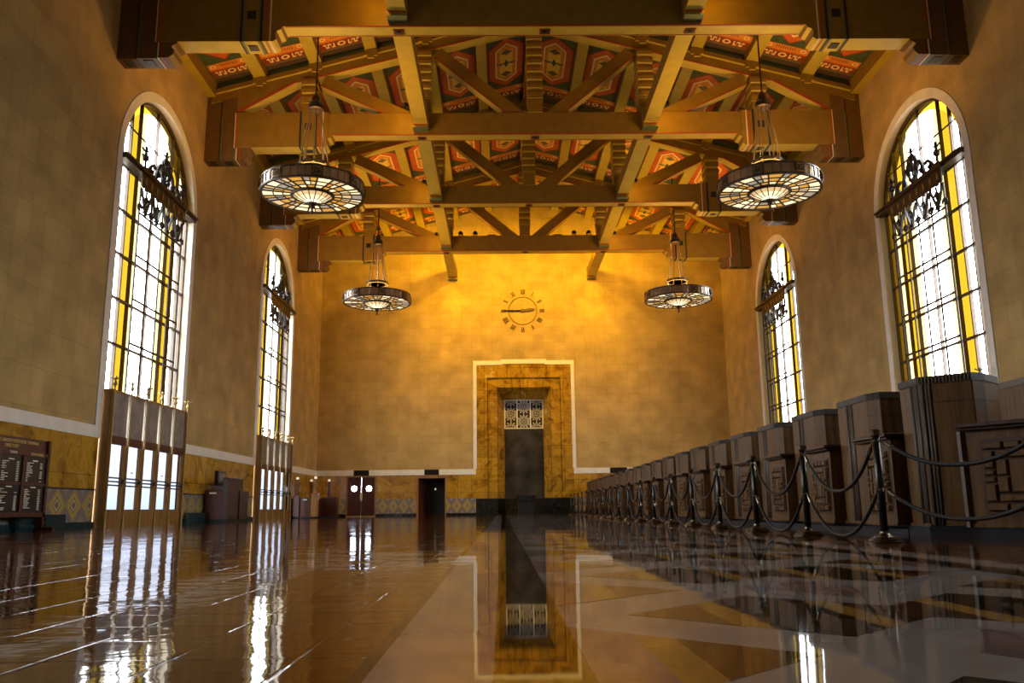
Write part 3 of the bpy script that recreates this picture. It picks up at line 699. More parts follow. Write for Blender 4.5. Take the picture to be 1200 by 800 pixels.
# ================================================================== CEILING
def ceiling():
    m = MB(); N = {k: i for i, k in enumerate(['c_green', 'c_red', 'c_dred', 'c_orange', 'c_yellow', 'c_white', 'c_brown', 'c_olive'])}
    for s in (-1, 1): m.quad((0, Y0, roof(0)), (s*HW, Y0, roof(HW)), (s*HW, BY, roof(HW)), (0, BY, roof(0)), 0)
    ends = [(TY[0]-7.13+TD, TY[0])] + [(TY[i]+TD, TY[i+1]) for i in range(3)] + [(TY[3]+TD, BY)]
    for s in (-1, 1):
        for k in range(6):
            xa = .21 + 2.03*k if k else .2; xb = 2.03*(k+1)-.21 if k < 5 else 11.75
            xc, hw = (xa+xb)/2, (xb-xa)/2
            for y0, y1 in ends:
                c = (y0+y1)/2; L = (y1-y0)/2
                def P(u, t, lift): x = s*(xc+u); return (x, c+t, roof(x)-lift)
                def rect(u0, u1, t0, t1, mi, lift=.004): m.poly([P(u0, t0, lift), P(u1, t0, lift), P(u1, t1, lift), P(u0, t1, lift)], mi)
                def hexa(w, hl, sh, mi, lift): m.poly([P(-w, -sh, lift), P(0, -hl, lift), P(w, -sh, lift), P(w, sh, lift), P(0, hl, lift), P(-w, sh, lift)], mi)
                def dia(t, w, h, mi, lift): m.poly([P(-w, t, lift), P(0, t-h, lift), P(w, t, lift), P(0, t+h, lift)], mi)
                def ring(u, t, r0, r1, mi, lift):
                    q = 12
                    for j in range(q):
                        a, b = 2*PI*j/q, 2*PI*(j+1)/q
                        m.poly([P(u+r0*math.cos(a), t+r0*math.sin(a), lift), P(u+r1*math.cos(a), t+r1*math.sin(a), lift), P(u+r1*math.cos(b), t+r1*math.sin(b), lift), P(u+r0*math.cos(b), t+r0*math.sin(b), lift)], mi)
                def disc(u, t, r, mi, lift): m.poly([P(u+r*math.cos(2*PI*j/10), t+r*math.sin(2*PI*j/10), lift) for j in range(10)], mi)
                dL = L-3.29                                           # shorter last bay
                hexa(hw*.97, 2.0+dL, 1.25+dL*.6, N['c_dred'], .004); hexa(hw*.88, 1.93+dL, 1.2+dL*.6, N['c_red'], .008)
                hexa(hw*.57, 1.56+dL, 1.06+dL*.6, N['c_white'], .012); hexa(hw*.49, 1.45+dL, .99+dL*.6, N['c_orange'], .016)
                rect(-hw*.33, hw*.33, -1.05-dL*.6, 1.05+dL*.6, N['c_yellow'], .020)
                for e in (-1, 1): dia(e*(.86+dL*.6), hw*.31, .22, N['c_olive'], .024)
                rect(-hw*.5, hw*.5, -.05, .05, N['c_olive'], .026); dia(0, hw*.12, .32, N['c_green'], .028)
                for e in (-1, 1): disc(e*hw*.3, 0, .085, N['c_olive'], .030)
                for e in (-1, 1):
                    o = e*dL
                    b = lambda t0, t1: tuple(sorted((e*t0+o, e*t1+o)))
                    t0, t1 = b(2.10, 2.46); rect(-hw, hw, t0, t1, N['c_orange'], .004)
                    for q in range(9): rect(-hw*.45+q*hw*.1, -hw*.41+q*hw*.1, *b(2.16, 2.34), N['c_dred'], .008)
                    for f in (-.76, .76): ring(f*hw, e*2.27+o, .06, .11, N['c_white'], .010)
                    t0, t1 = b(2.46, 2.54); rect(-hw, hw, t0, t1, N['c_red'], .004)
                    t0, t1 = b(2.54, 2.94); rect(-hw, hw, t0, t1, N['c_dred'], .004)
                    ring(0, e*2.73+o, .08, .15, N['c_white'], .008)
                    for f in (-1, 1):
                        for q, (u, w) in enumerate(((.30, .05), (.44, .035), (.56, .05), (.68, .03))):
                            rect(min(f*u*hw, f*u*hw+f*w), max(f*u*hw, f*u*hw+f*w), *b(2.60, 2.87), N['c_white'] if q != 1 else N['c_orange'], .008)
                            disc(f*(u*hw+.06), e*(2.64 if q % 2 else 2.83)+o, .05, N['c_white'], .010)
                    t0, t1 = b(2.94, 3.04); rect(-hw, hw, t0, t1, N['c_olive'], .004)
                    t0, t1 = b(3.04, 3.30); rect(-hw, hw, t0, t1, N['c_brown'], .004)
                rect(-hw, -hw+.05, -2.1-dL, 2.1+dL, N['c_brown'], .006)
    o = m.build('ceiling', ['c_green', 'c_red', 'c_dred', 'c_orange', 'c_yellow', 'c_white', 'c_brown', 'c_olive'])
    struct(o)
    # wall plates under the eaves
    for s, nm in ((-1, 'trim_eave_left'), (1, 'trim_eave_right')):
        t = MB(); t.prism([(s*HW, 15.4), (s*11.78, 15.4), (s*11.78, roof(11.78)-.02), (s*HW, roof(HW)-.02)], 'y', Y0, BY)
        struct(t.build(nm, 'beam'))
ceiling()

# ================================================================== TRUSSES
def zlo(x): return 18.30-.265*abs(x)
def zfc(x): return 18.69-.272*abs(x)
def zlg(x): return 18.855-.272*abs(x)
def make_truss(T, label):
    r = thing('roof_truss', label, 'roof truss', (0, T, 13), 'roof trusses across the hall')
    def B(mb, name, m, par=r, **k):
        o = mb.build(name, m, par, loc=(0, T, 13), **k); o.location = (0, 0, 0); return o
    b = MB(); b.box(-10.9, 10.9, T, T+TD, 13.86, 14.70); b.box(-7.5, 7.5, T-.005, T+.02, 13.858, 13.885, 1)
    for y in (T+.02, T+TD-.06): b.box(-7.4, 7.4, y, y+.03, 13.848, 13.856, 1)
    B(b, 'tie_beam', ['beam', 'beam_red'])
    for s in (-1, 1):
        # bolster under the beam end with scrolled nose
        pr = [(11.0, 14.74), (7.62, 14.74), (7.62, 14.72), (7.62, 13.86), (7.45, 13.86), (7.5, 13.75), (7.62, 13.70), (7.66, 13.58), (7.62, 13.45), (7.70, 13.38), (10.42, 13.38), (11.0, 13.38)]
        bl = MB(); bl.prism([(s*p, q) for p, q in pr], 'y', T-.035, T+TD+.03)
        for xx, mi in ((7.80, 2), (7.90, 1), (11.0, 2), (10.96, 1)): bl.box(s*xx-.022, s*xx+.022, T-.045, T+TD+.03, 13.372, 14.74, mi)
        B(bl, 'bolster', ['beam', 'beam_red', 'beam_cream'])
        # stepped wall bracket
        c = MB(); y0, y1 = T, T+TD+.03
        c.prism([(s*p, q) for p, q in ((12.1, 12.9), (11.56, 12.9), (11.56, zlg(11.56)-.02), (12.1, zlg(12.1)-.02))], 'y', y0+.05, y1, 0)
        c.prism([(s*p, q) for p, q in ((11.52, 12.9), (10.98, 12.9), (10.98, zlo(10.98)), (11.52, zlo(11.52)))], 'y', y0+.01, y1, 0)
        nose = [(10.94, 12.9), (10.62, 12.9), (10.50, 13.0), (10.47, 13.13), (10.56, 13.22), (10.50, 13.30), (10.40, 13.34), (10.40, 13.40), (10.94, 13.40)]
        c.prism([(s*p, q) for p, q in nose], 'y', y0-.02, y1, 0)
        for xx, mi in ((11.54, 1), (10.96, 1)): c.box(s*xx-.03, s*xx+.03, y0+.04, y1-.02, 12.9, 14.9, mi)
        for xx, mi in ((11.50, 2), (11.00, 2), (10.92, 3), (10.80, 4)): c.box(s*xx-.022, s*xx+.022, y0-.006 if xx > 10.95 else y0-.03, y1, 12.892, 14.6 if xx > 10.95 else 13.36, mi)
        for xx in (11.82, 11.25): c.box(s*xx-.13, s*xx+.13, y0+.12, y1-.12, 12.885, 12.9, 1)
        B(c, 'wall_bracket', ['beam_dark', 'beam_black', 'beam_green', 'beam_cream', 'beam_red'])
        # knee brace filling the corner under the rafter
        k = MB(); k.prism([(s*p, q) for p, q in ((11.52, 14.70), (10.94, 14.76), (8.89, 15.95), (11.52, zlo(11.52)))], 'y', T+.02, T+TD-.02, 0)
        k.prism([(s*p, q) for p, q in ((10.94, 14.756), (8.89, 15.945), (8.95, 16.0), (10.94, 14.84))], 'y', T+.005, T+.05, 1)
        B(k, 'knee_brace', ['beam', 'beam_red'])
        # rafter with a ledge moulding on top
        t = MB(); xe = 11.95
        t.prism([(0, zlo(0)), (s*xe, zlo(xe)), (s*xe, zfc(xe)), (0, zfc(0))], 'y', T+.02, T+TD-.02, 0)
        t.prism([(0, zfc(0)), (s*xe, zfc(xe)), (s*xe, zlg(xe)), (0, zlg(0))], 'y', T-.10, T+TD+.10, 0)
        t.prism([(0, zlo(0)-.005), (s*8.85, zlo(8.85)-.005), (s*8.85, zlo(8.85)+.035), (0, zlo(0)+.035)], 'y', T+.008, T+.05, 1)
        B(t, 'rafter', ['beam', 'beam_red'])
        # braces
        for p, q in (((7.85, 16.05), (4.75, 14.58)), ((3.62, 17.16), (.55, 14.55))):
            d = MB(); dx, dz = q[0]-p[0], q[1]-p[1]; ln = math.hypot(dx, dz); nx, nz = -dz/ln*.24, dx/ln*.24
            d.prism([(s*(p[0]+nx), p[1]+nz), (s*(q[0]+nx), q[1]+nz), (s*(q[0]-nx), q[1]-nz), (s*(p[0]-nx), p[1]-nz)], 'y', T+.06, T+TD-.06)
            lowr = -1 if nz > 0 else 1
            d.prism([(s*(p[0]+lowr*nx), p[1]+lowr*nz), (s*(q[0]+lowr*nx), q[1]+lowr*nz), (s*(q[0]+lowr*nx*.85), q[1]+lowr*nz*.85), (s*(p[0]+lowr*nx*.85), p[1]+lowr*nz*.85)], 'y', T+.045, T+.07, 1)
            B(d, 'brace', ['beam', 'beam_red'])
    def post(x, z0, z1, name, plain=.55):
        p = MB(); w0, d0 = .27, TD/2+.05; zs = [(z0, 0.), (z0+plain, 0.), (z0+plain, .05), (z0+plain+.05, .05), (z0+plain+.05, -.02)]
        z = z0+plain+.05
        while z < z1-.1:
            zs += [(z+.04, .035), (z+.16, .055), (z+.27, .035), (z+.30, -.03)]; z += .33
        zs += [(z1, 0.)]
        vs = []; fs = []
        for zz, e in zs: vs += [(x-w0-e*.6, T+TD/2-d0-e, zz), (x+w0+e*.6, T+TD/2-d0-e, zz), (x+w0+e*.6, T+TD/2+d0+e, zz), (x-w0-e*.6, T+TD/2+d0+e, zz)]
        for i in range(len(zs)-1):
            for j in range(4): fs.append((i*4+j, i*4+(j+1) % 4, i*4+4+(j+1) % 4, i*4+4+j))
        fs += [(3, 2, 1, 0), tuple(range(len(vs)-4, len(vs)))]
        p.add(vs, fs); return p
    B(post(0, 14.70, zlo(0)-.02, 'k'), 'king_post', 'beam')
    for s in (-1, 1):
        B(post(s*4.13, 14.70, zlo(4.13)-.06, 'q'), 'queen_post', 'beam')
        o = post(s*8.33, 14.74, zlo(8.33)-.06, 'o', .35)
        x0, x1 = s*8.33-.28, s*8.33+.28
        o.box(x0, x1, T-.06, T+TD+.05, 13.36, 14.76)
        for xx in (x0, x1): o.box(xx-.03, xx+.03, T-.07, T+TD+.05, 13.352, 14.76, 1)
        for xx in (x0+.06, x1-.06): o.box(xx-.02, xx+.02, T-.066, T+TD+.05, 13.348, 14.76, 2)
        B(o, 'outer_post', ['beam', 'beam_black', 'beam_green'])
        q = MB(); q.box(s*8.33-.12, s*8.33+.12, T-.085, T-.06, 14.05, 14.30); q.box(s*8.33-.06, s*8.33+.06, T-.10, T-.08, 14.11, 14.24)
        B(q, 'boss', 'beam_black')
        q = MB(); q.box(s*8.33-.13, s*8.33+.13, T+.15, T+.42, 13.335, 13.352); B(q, 'boss', 'beam_black')
    for x in (-4.2, 0, 4.2):
        q = MB(); q.box(x-.16, x+.16, T+.17, T+.43, 13.838, 13.852, 1); q.box(x-.13, x+.13, T+.20, T+.40, 13.822, 13.84); q.box(x-.05, x+.05, T+.25, T+.35, 13.80, 13.83)
        B(q, 'boss', ['beam_black', 'beam_red'])
    return r
TL = ['painted timber roof truss nearest the camera, cut by the top edge of the photo', 'painted roof truss between the two pairs of hanging lamps, second from the camera',
      'painted roof truss third from the camera, partly hidden by the near lamps', 'painted roof truss nearest the clock wall, above the far pair of lamps']
truss0 = make_truss(TY[0], TL[0])
for T, L in zip(TY[1:], TL[1:]):
    t = copy_tree(truss0); t.location = (0, T, 13); t['label'] = L

# longitudinal beams between the trusses
def long_beam(s, y0, y1, label, last=False):
    r = thing('longitudinal_beam', label, 'beam', (s*4.2, y0, 14), 'beams running lengthwise between the trusses')
    def B(mb, name, m):
        o = mb.build(name, m, r, loc=(s*4.2, y0, 14)); o.location = (0, 0, 0); return o
    b = MB(); x = s*4.2; e = y1-.005; a = y0+.01
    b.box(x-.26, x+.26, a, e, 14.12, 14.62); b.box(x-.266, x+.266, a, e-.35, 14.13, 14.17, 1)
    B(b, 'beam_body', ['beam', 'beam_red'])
    k = MB(); k.prism([(e, 13.97), (e-.34, 13.97), (e-.36, 14.02), (e-.36, 14.10), (e-.46, 14.12), (e-.46, 14.70), (e, 14.70)], 'x', x-.275, x+.275)
    k.box(x-.279, x+.279, e-.37, e-.33, 14.06, 14.11, 1); k.box(x-.278, x+.278, e-.35, e, 13.966, 13.99, 2)
    B(k, 'end_bracket', ['beam', 'beam_red', 'beam_green'])
for s, sd in ((-1, 'window side'), (1, 'counter side')):
    long_beam(s, TY[0]-7.13+TD, TY[0], 'ochre beam end butting the nearest truss, on the %s' % ('door side of the hall' if s < 0 else 'ticket counter side'))
    for i in range(3):
        long_beam(s, TY[i]+TD, TY[i+1], 'ochre lengthwise beam from the %s to the %s truss on the %s' % (ORD[i], ORD[i+1], 'door side' if s < 0 else 'counter side'))
    long_beam(s, TY[3]+TD, BY, 'ochre beam from the last truss to a bracket on the clock wall, %s' % ('left of the clock' if s < 0 else 'right of the clock'), True)

# purlins
def purlin(k, s, label):
    x = s*2.03*k; r = thing('purlin', label, 'purlin', (x, Y0, zlg(x)), 'purlins under the painted ceiling')
    zb = zlg(abs(x)+.2)+.005; zt_ = roof(abs(x)-.21 if k else 0)+.0
    def B(mb, name, m):
        o = mb.build(name, m, r, loc=(x, Y0, zlg(x))); o.location = (0, 0, 0); return o
    b = MB()
    if k:
        z1, z2 = roof(abs(x)-.21)-.003, roof(abs(x)+.21)-.003
        za, zc_ = zlg(abs(x)-.21)+.002, zlg(abs(x)+.21)+.002
        pr = [(x-s*.21, za), (x+s*.21, zc_), (x+s*.21, z2), (x-s*.21, z1)]
    else: pr = [(-.21, zlg(.0)-.04), (.21, zlg(.0)-.04), (.21, roof(.21)-.003), (0, roof(0)-.003), (-.21, roof(.21)-.003)]
    if not k: pr = [(-.21, zlg(0)+.004), (.21, zlg(0)+.004), (.21, roof(.21)-.003), (0, roof(0)-.003), (-.21, roof(.21)-.003)]
    b.prism(pr, 'y', TY[0]-7.0, BY-.002)
    if not k:
        b.box(-.16, -.06, TY[0]-7, BY-.002, zlg(0)-.004, zlg(0)+.004, 1); b.box(.06, .16, TY[0]-7, BY-.002, zlg(0)-.004, zlg(0)+.004, 1)
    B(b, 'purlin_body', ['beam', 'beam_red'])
    for T in TY:
        for yy in (T-.20, T+TD+.11):
            f = MB(); z_ = zlg(abs(x)+.2)
            f.prism([(x-.25, zlg(x)-.002), (x+.25, zlg(x)-.002), (x+.25, z_-.20), (x+.12, z_-.20), (x+.12, z_-.30), (x-.12, z_-.30), (x-.12, z_-.20), (x-.25, z_-.20)], 'y', yy, yy+.085)
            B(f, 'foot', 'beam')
purlin(0, 1, 'red striped ridge purlin along the middle of the ceiling')
for s in (-1, 1):
    for k in range(1, 6):
        purlin(k, s, '%s ochre purlin from the ridge towards the %s' % (ORD[k-1], 'wall with the doors' if s < 0 else 'wall behind the ticket counter'))

# ================================================================== CHANDELIERS
def chandelier(x, y, label):
    zb = 10.22; zc_ = roof(x)
    r = thing('chandelier', label, 'chandelier', (x, y, zb), 'hanging art glass chandeliers')
    def B(mb, name, m, par=r, **k):
        o = mb.build(name, m, par, loc=(x, y, zb), **k); o.location = (0, 0, 0); return o
    R = 1.60
    HD = .37
    d = MB(); n = 60
    for j in range(n):
        a, b = 2*PI*j/n, 2*PI*(j+1)/n; mi = 1 if j % 5 == 2 else 0
        P = lambda rr, t, z: (x+rr*math.cos(t), y+rr*math.sin(t), zb+z)
        d.quad(P(R, a, 0), P(R, b, 0), P(R, b, HD), P(R, a, HD), 2)
        d.quad(P(R-.05, a, .06), P(R-.05, b, .06), P(R-.05, b, HD), P(R-.05, a, HD), 0)
        for z0, z1, ro in ((-.02, .03, .03), (HD-.03, HD+.02, .03)):
            d.quad(P(R+ro, a, z0), P(R+ro, b, z0), P(R+ro, b, z1), P(R+ro, a, z1), 0)
            d.quad(P(R+ro, a, z1), P(R+ro, b, z1), P(R-.06, b, z1), P(R-.06, a, z1), 0); d.quad(P(R+ro, a, z0), P(R+ro, b, z0), P(R-.06, b, z0), P(R-.06, a, z0), 0)
    for j in range(40):
        a = 2*PI*(j+.5)/40; p = Vector((x+(R+.012)*math.cos(a), y+(R+.012)*math.sin(a), zb+.03)); d.bar(p, p+Vector((0, 0, HD-.06)), .03, .03, 1, up=(math.cos(a), math.sin(a), 0))
    B(d, 'drum', ['bronze', 'steel', 'drumdark'])
    for j in range(8):
        a = 2*PI*(j+.37)/8; t = Vector((-math.sin(a), math.cos(a), 0)); o_ = Vector((math.cos(a), math.sin(a), 0)); ctr = Vector((x, y, zb+HD/2))+o_*(R+.035)
        mb = MB()
        for w, h, dd, mi in ((.33, .33, .03, 0), (.26, .26, .045, 1), (.20, .20, .06, 0)):
            mb.bar(ctr-o_*.03-Vector((0, 0, h/2)), ctr-o_*.03+Vector((0, 0, h/2)), w, dd*2, mi, up=o_)
        mb.bar(ctr+o_*.035-t*.05-Vector((0, 0, .04)), ctr+o_*.035+t*.05+Vector((0, 0, .04)), .03, .03, 1)
        B(mb, 'medallion', ['bronze', 'steel'])
    # leaded glass of the underside
    g = MB(); ns = 20; rr = [.66, .92, 1.22, 1.57]
    rnd = random.Random(11)
    for j in range(ns):
        a, b = 2*PI*j/ns, 2*PI*(j+1)/ns; am = (a+b)/2
        for i in range(3):
            for h in range(2 if i > 0 else 1):
                aa, bb = (a, am) if h == 0 else (am, b)
                if i == 0 or j % 2 == 0: aa, bb = a, b
                if (i and j % 2 == 0) and h: continue
                P = lambda q, t: (x+q*math.cos(t), y+q*math.sin(t), zb+.012)
                v = rnd.random(); mi = 0 if v < .32 else 1 if v < .62 else 2 if v < .80 else 3
                if i == 0 and j % 2: mi = 2
                g.poly([P(rr[i], aa), P(rr[i+1], aa), P(rr[i+1], bb), P(rr[i], bb)], mi)
    B(g, 'glass_ring', ['lamp_w', 'lamp_c', 'lamp_a', 'lamp_g'])
    c = MB()
    for j in range(ns):
        a = 2*PI*j/ns; c.bar((x+.64*math.cos(a), y+.64*math.sin(a), zb+.005), (x+1.58*math.cos(a), y+1.58*math.sin(a), zb-.004), .05, .03)
        if j % 2:
            b_ = a+PI/ns; c.bar((x+.92*math.cos(b_), y+.92*math.sin(b_), zb+.006), (x+1.58*math.cos(b_), y+1.58*math.sin(b_), zb-.003), .032, .025)
    for q in (.92, 1.22): c.tube([(x+q*math.cos(2*PI*j/40), y+q*math.sin(2*PI*j/40), zb-.004) for j in range(40)], .02, 4, closed=True)
    B(c, 'lead_came', 'lead')
    w_ = MB(); w_.lathe((x, y, zb), [(.68, .03), (.70, -.03), (.66, -.07), (.60, -.07), (.60, .0)], 32); B(w_, 'inner_rim', 'bronze')
    # shallow bowl
    bo = MB(); nb = 16; prof = [(.61, -.03), (.46, -.14), (.27, -.23), (.10, -.28)]
    for i in range(3):
        for j in range(nb):
            a, b = 2*PI*j/nb, 2*PI*(j+1)/nb; P = lambda k, t: (x+prof[k][0]*math.cos(t), y+prof[k][0]*math.sin(t), zb+prof[k][1])
            bo.poly([P(i, a), P(i, b), P(i+1, b), P(i+1, a)], 1 if i == 0 else 0 if i == 1 else 2)
    bw = B(bo, 'bowl', ['lamp_w', 'lamp_c', 'lamp_core'])
    rb = MB()
    for j in range(nb):
        a = 2*PI*j/nb; rb.tube([(x+q*math.cos(a), y+q*math.sin(a), zb+z-.008) for q, z in prof], .016, 4)
    B(rb, 'bowl_rib', 'lead', bw)
    f = MB(); f.lathe((x, y, zb), [(0, -.62), (.03, -.60), (.05, -.55), (.03, -.50), (.04, -.44), (.08, -.40), (.06, -.36), (.15, -.31), (.16, -.27), (.0, -.26)], 12); B(f, 'finial', 'bronze')
    rd = MB()
    for j in range(8):
        a = 2*PI*(j+.25)/8; q = lambda rr_, z: (x+rr_*math.cos(a), y+rr_*math.sin(a), z)
        rd.tube([q(.17, 13.18), q(.30, 12.3), q(.46, 11.20), q(.60, zb+HD)], .019, 6)
    for j in range(8):
        a = 2*PI*(j+.25)/8; rd.bar((x+.60*math.cos(a), y+.60*math.sin(a), zb+HD), (x+1.56*math.cos(a), y+1.56*math.sin(a), zb+HD-.03), .03, .04)
    B(rd, 'rod', 'steel')
    sr_ = MB(); sr_.lathe((x, y, 11.14), [(.44, 0), (.50, 0), (.50, .12), (.44, .12), (.44, 0)], 32)
    for j in range(8):
        a = 2*PI*(j+.25)/8; sr_.lathe((x+.5*math.cos(a), y+.5*math.sin(a), 11.13), [(0, 0), (.05, .03), (.05, .10), (0, .14)], 6)
    B(sr_, 'spacer_ring', 'iron')
    h = MB(); h.lathe((x, y, 13.12), [(.21, 0), (.25, .03), (.25, .09), (.20, .11), (.24, .14), (.24, .19), (.18, .22), (.20, .26), (.15, .30), (.12, .46), (.06, .56), (.03, .62)], 16); B(h, 'hub', 'bronze')
    st = MB(); st.tube([(x, y, 13.7), (x, y, zc_-.02)], .028, 8); B(st, 'stem', 'bronze')
    # the lamps inside: light from the open top
    L = bpy.data.lights.new('chandelier_lamp', 'AREA'); L.shape = 'DISK'; L.size = 2.2; L.color = (1, .51, .10); L.energy = UPW if y > 20 else UPW*.25
    lo = bpy.data.objects.new('chandelier_lamp', L); COL.objects.link(lo); lo.parent = r; lo.location = (0, 0, .40); lo.rotation_euler = (PI, 0, 0)
MT['drumdark'] = mat('drum_panel', (.30, .185, .095), .3, metal=.2)
UPW = 430
BLW = 90
for x, y, L in ((-7.3, 25.6, 'round amber glass chandelier in front of the large near window by the doors'), (7.3, 25.6, 'round amber glass chandelier hung near the big window above the ticket booths'),
                (-7.33, 40.0, 'smaller looking far chandelier on the door side before the clock wall'), (7.33, 40.0, 'far chandelier on the ticket counter side before the clock wall')):
    chandelier(x, y, L)

# flood lamps standing on the last truss, washing the clock wall
for i, x in enumerate((-3.45, -2.67, 2.67, 3.45)):
    L = ['outer flood lamp on the last truss left of the clock', 'inner flood lamp on the last truss left of the clock', 'inner flood lamp on the last truss right of the clock', 'outer flood lamp on the last truss right of the clock'][i]
    r = thing('flood_lamp', L, 'lamp', (x, TY[3]+.3, 14.70), 'small flood lamps on top of the last truss')
    def B(mb, name, m):
        o = mb.build(name, m, r, loc=(x, TY[3]+.3, 14.70)); o.location = (0, 0, 0); return o
    y = TY[3]+.3
    b = MB(); b.box(x-.08, x+.08, y-.08, y+.08, 14.703, 14.74); b.box(x-.13, x-.11, y-.03, y+.03, 14.72, 15.0); b.box(x+.11, x+.13, y-.03, y+.03, 14.72, 15.0); b.box(x-.13, x+.13, y-.03, y+.03, 14.72, 14.745); B(b, 'yoke', 'iron')
    c = MB(); c.tube([(x, y-.14, 14.94), (x, y-.10, 14.94), (x, y+.12, 14.93)], [.06, .10, .115], 12); B(c, 'lamp_housing', 'iron')
    S = bpy.data.lights.new('flood_beam', 'SPOT'); S.energy = 1700 if abs(x) > 3 else 2000; S.color = (1, .57, .02); S.spot_size = math.radians(150); S.spot_blend = 1.; S.shadow_soft_size = .1
    so = bpy.data.objects.new('flood_beam', S); COL.objects.link(so); so.parent = r; so.location = (0, .20, .24)
    tgt = Vector((x*(1.3 if abs(x) > 3 else .6), BY, 11.9)); dv = tgt-Vector((x, y+.2, 14.94)); so.rotation_euler = dv.to_track_quat('-Z', 'Y').to_euler()
for s in (-1, 1):
    b = MB(); b.box(s*1.55-.0, s*2.0, TY[3]+.2, TY[3]+.4, 14.702, 14.80); b.box(s*1.58, s*1.97, TY[3]+.24, TY[3]+.36, 14.80, 14.83)
    o = b.build('cable_box', 'iron', loc=(s*1.77, TY[3]+.3, 14.70)); tag(o, 'flat dark cable box on the last truss %s of the clock' % ('left' if s < 0 else 'right'), 'cable box', 'cable boxes on the last truss')

for ti, T in enumerate(TY+[BY]):  # unseen lamps; the clock wall pair is added to fill its outer parts
    for s in (-1, 1):
        x, y, z = s*4.62, T-(1.3 if ti < 4 else 4.6), 14.38
        r = thing('beam_lamp', 'small lamp on the outer face of the lengthwise beam before the %s, %s side' % (ORD[ti]+' truss' if ti < 4 else 'clock wall as added fill', 'door' if s < 0 else 'counter'), 'lamp', (x, y, z), 'lamps on the lengthwise beams')
        b = MB(); b.box(s*4.462, s*4.54, y-.07, y+.07, z-.10, z+.10); b.tube([(x, y-.10, z), (x, y-.06, z), (x+s*.02, y+.06, z)], [.05, .075, .085], 10); o = b.build('lamp_housing', 'iron', r, loc=r.location); o.location = (0, 0, 0)
        S = bpy.data.lights.new('beam_lamp_light', 'SPOT'); S.energy = BLW if ti < 4 else 1300; S.color = (1, .46, .025) if ti < 4 else (1, .55, .02); S.spot_size = math.radians(165); S.spot_blend = 1.; S.shadow_soft_size = .06
        so = bpy.data.objects.new('beam_lamp_light', S); COL.objects.link(so); so.parent = r; so.location = (s*.03, .10, 0)
        so.rotation_euler = (Vector((s*.55, 1, .05)) if ti < 4 else Vector((s*.8, 1, -.45))).to_track_quat('-Z', 'Y').to_euler()

# ================================================================== CLOCK
def clock():
    c = (0.0, BY-.03, 12.06); r = thing('wall_clock', 'bronze wall clock of separate roman numerals set on the gold lit back wall', 'clock', c)
    def B(mb, name, m, par=r):
        o = mb.build(name, m, par, loc=c); o.location = (0, 0, 0); return o
    rg = MB()
    for j in range(48): 
        a = 2*PI*j/48; rg.box(c[0]+.85*math.cos(a)-.022, c[0]+.85*math.cos(a)+.022, c[1]-.01, c[1]+.03, c[2]+.85*math.sin(a)-.022, c[2]+.85*math.sin(a)+.022)
    rg.tube([(c[0]+.85*math.cos(2*PI*j/48), c[1]+.01, c[2]+.85*math.sin(2*PI*j/48)) for j in range(48)], .012, 4, closed=True)
    B(rg, 'minute_ring', 'clock')
    nums = ['XII', 'I', 'II', 'III', 'IIII', 'V', 'VI', 'VII', 'VIII', 'IX', 'X', 'XI']
    for i, t in enumerate(nums):
        a = PI/2-2*PI*i/12; o_ = Vector((math.cos(a), 0, math.sin(a))); tt = Vector((math.sin(a), 0, -math.cos(a)))
        ctr = Vector(c)+o_*1.17; W = {'I': .07, 'V': .15, 'X': .16}; tot = sum(W[k] for k in t); x = -tot/2; mb = MB(); h = .15
        for k in t:
            xm = x+W[k]/2
            P = lambda u, v: ctr+tt*u+o_*v
            if k == 'I': mb.bar(P(xm, -h), P(xm, h), .045, .03, up=(0, 1, 0))
            elif k == 'V': mb.bar(P(xm-.055, h), P(xm, -h), .04, .03, up=(0, 1, 0)); mb.bar(P(xm+.055, h), P(xm, -h), .03, .03, up=(0, 1, 0))
            else: mb.bar(P(xm-.06, h), P(xm+.06, -h), .04, .03, up=(0, 1, 0)); mb.bar(P(xm+.06, h), P(xm-.06, -h), .03, .03, up=(0, 1, 0))
            x += W[k]
        B(mb, 'numeral', 'clock')
    hd = MB(); hd.prism([(c[0], c[2]+.05), (c[0]-1.22, c[2]+.02), (c[0]-1.22, c[2]-.02), (c[0], c[2]-.05)], 'y', c[1]-.07, c[1]-.05); hd.bar((c[0]-1.2, c[1]-.06, c[2]), (c[0]+.2, c[1]-.06, c[2]), .07, .02, up=(0, 1, 0)); B(hd, 'minute_hand', 'clock')
    a = math.radians(90-82.5)
    hh = MB(); d = Vector((math.cos(a), 0, math.sin(a))); p = Vector(c)+Vector((0, -.10, 0)); q = Vector((-d.z, 0, d.x))
    hh.add([p-d*.15-q*.04, p-d*.15+q*.04, p+d*.45+q*.09, p+d*.80, p+d*.45-q*.09], [(0, 1, 2, 3, 4)]); hh.add([v+Vector((0, .02, 0)) for v in (p-d*.15-q*.04, p-d*.15+q*.04, p+d*.45+q*.09, p+d*.80, p+d*.45-q*.09)], [(4, 3, 2, 1, 0)])
    B(hh, 'hour_hand', 'clock')
    b = MB(); b.tube([(c[0], c[1]+.02, c[2]), (c[0], c[1]-.13, c[2])], .10, 12); B(b, 'hub', 'clock')
clock()

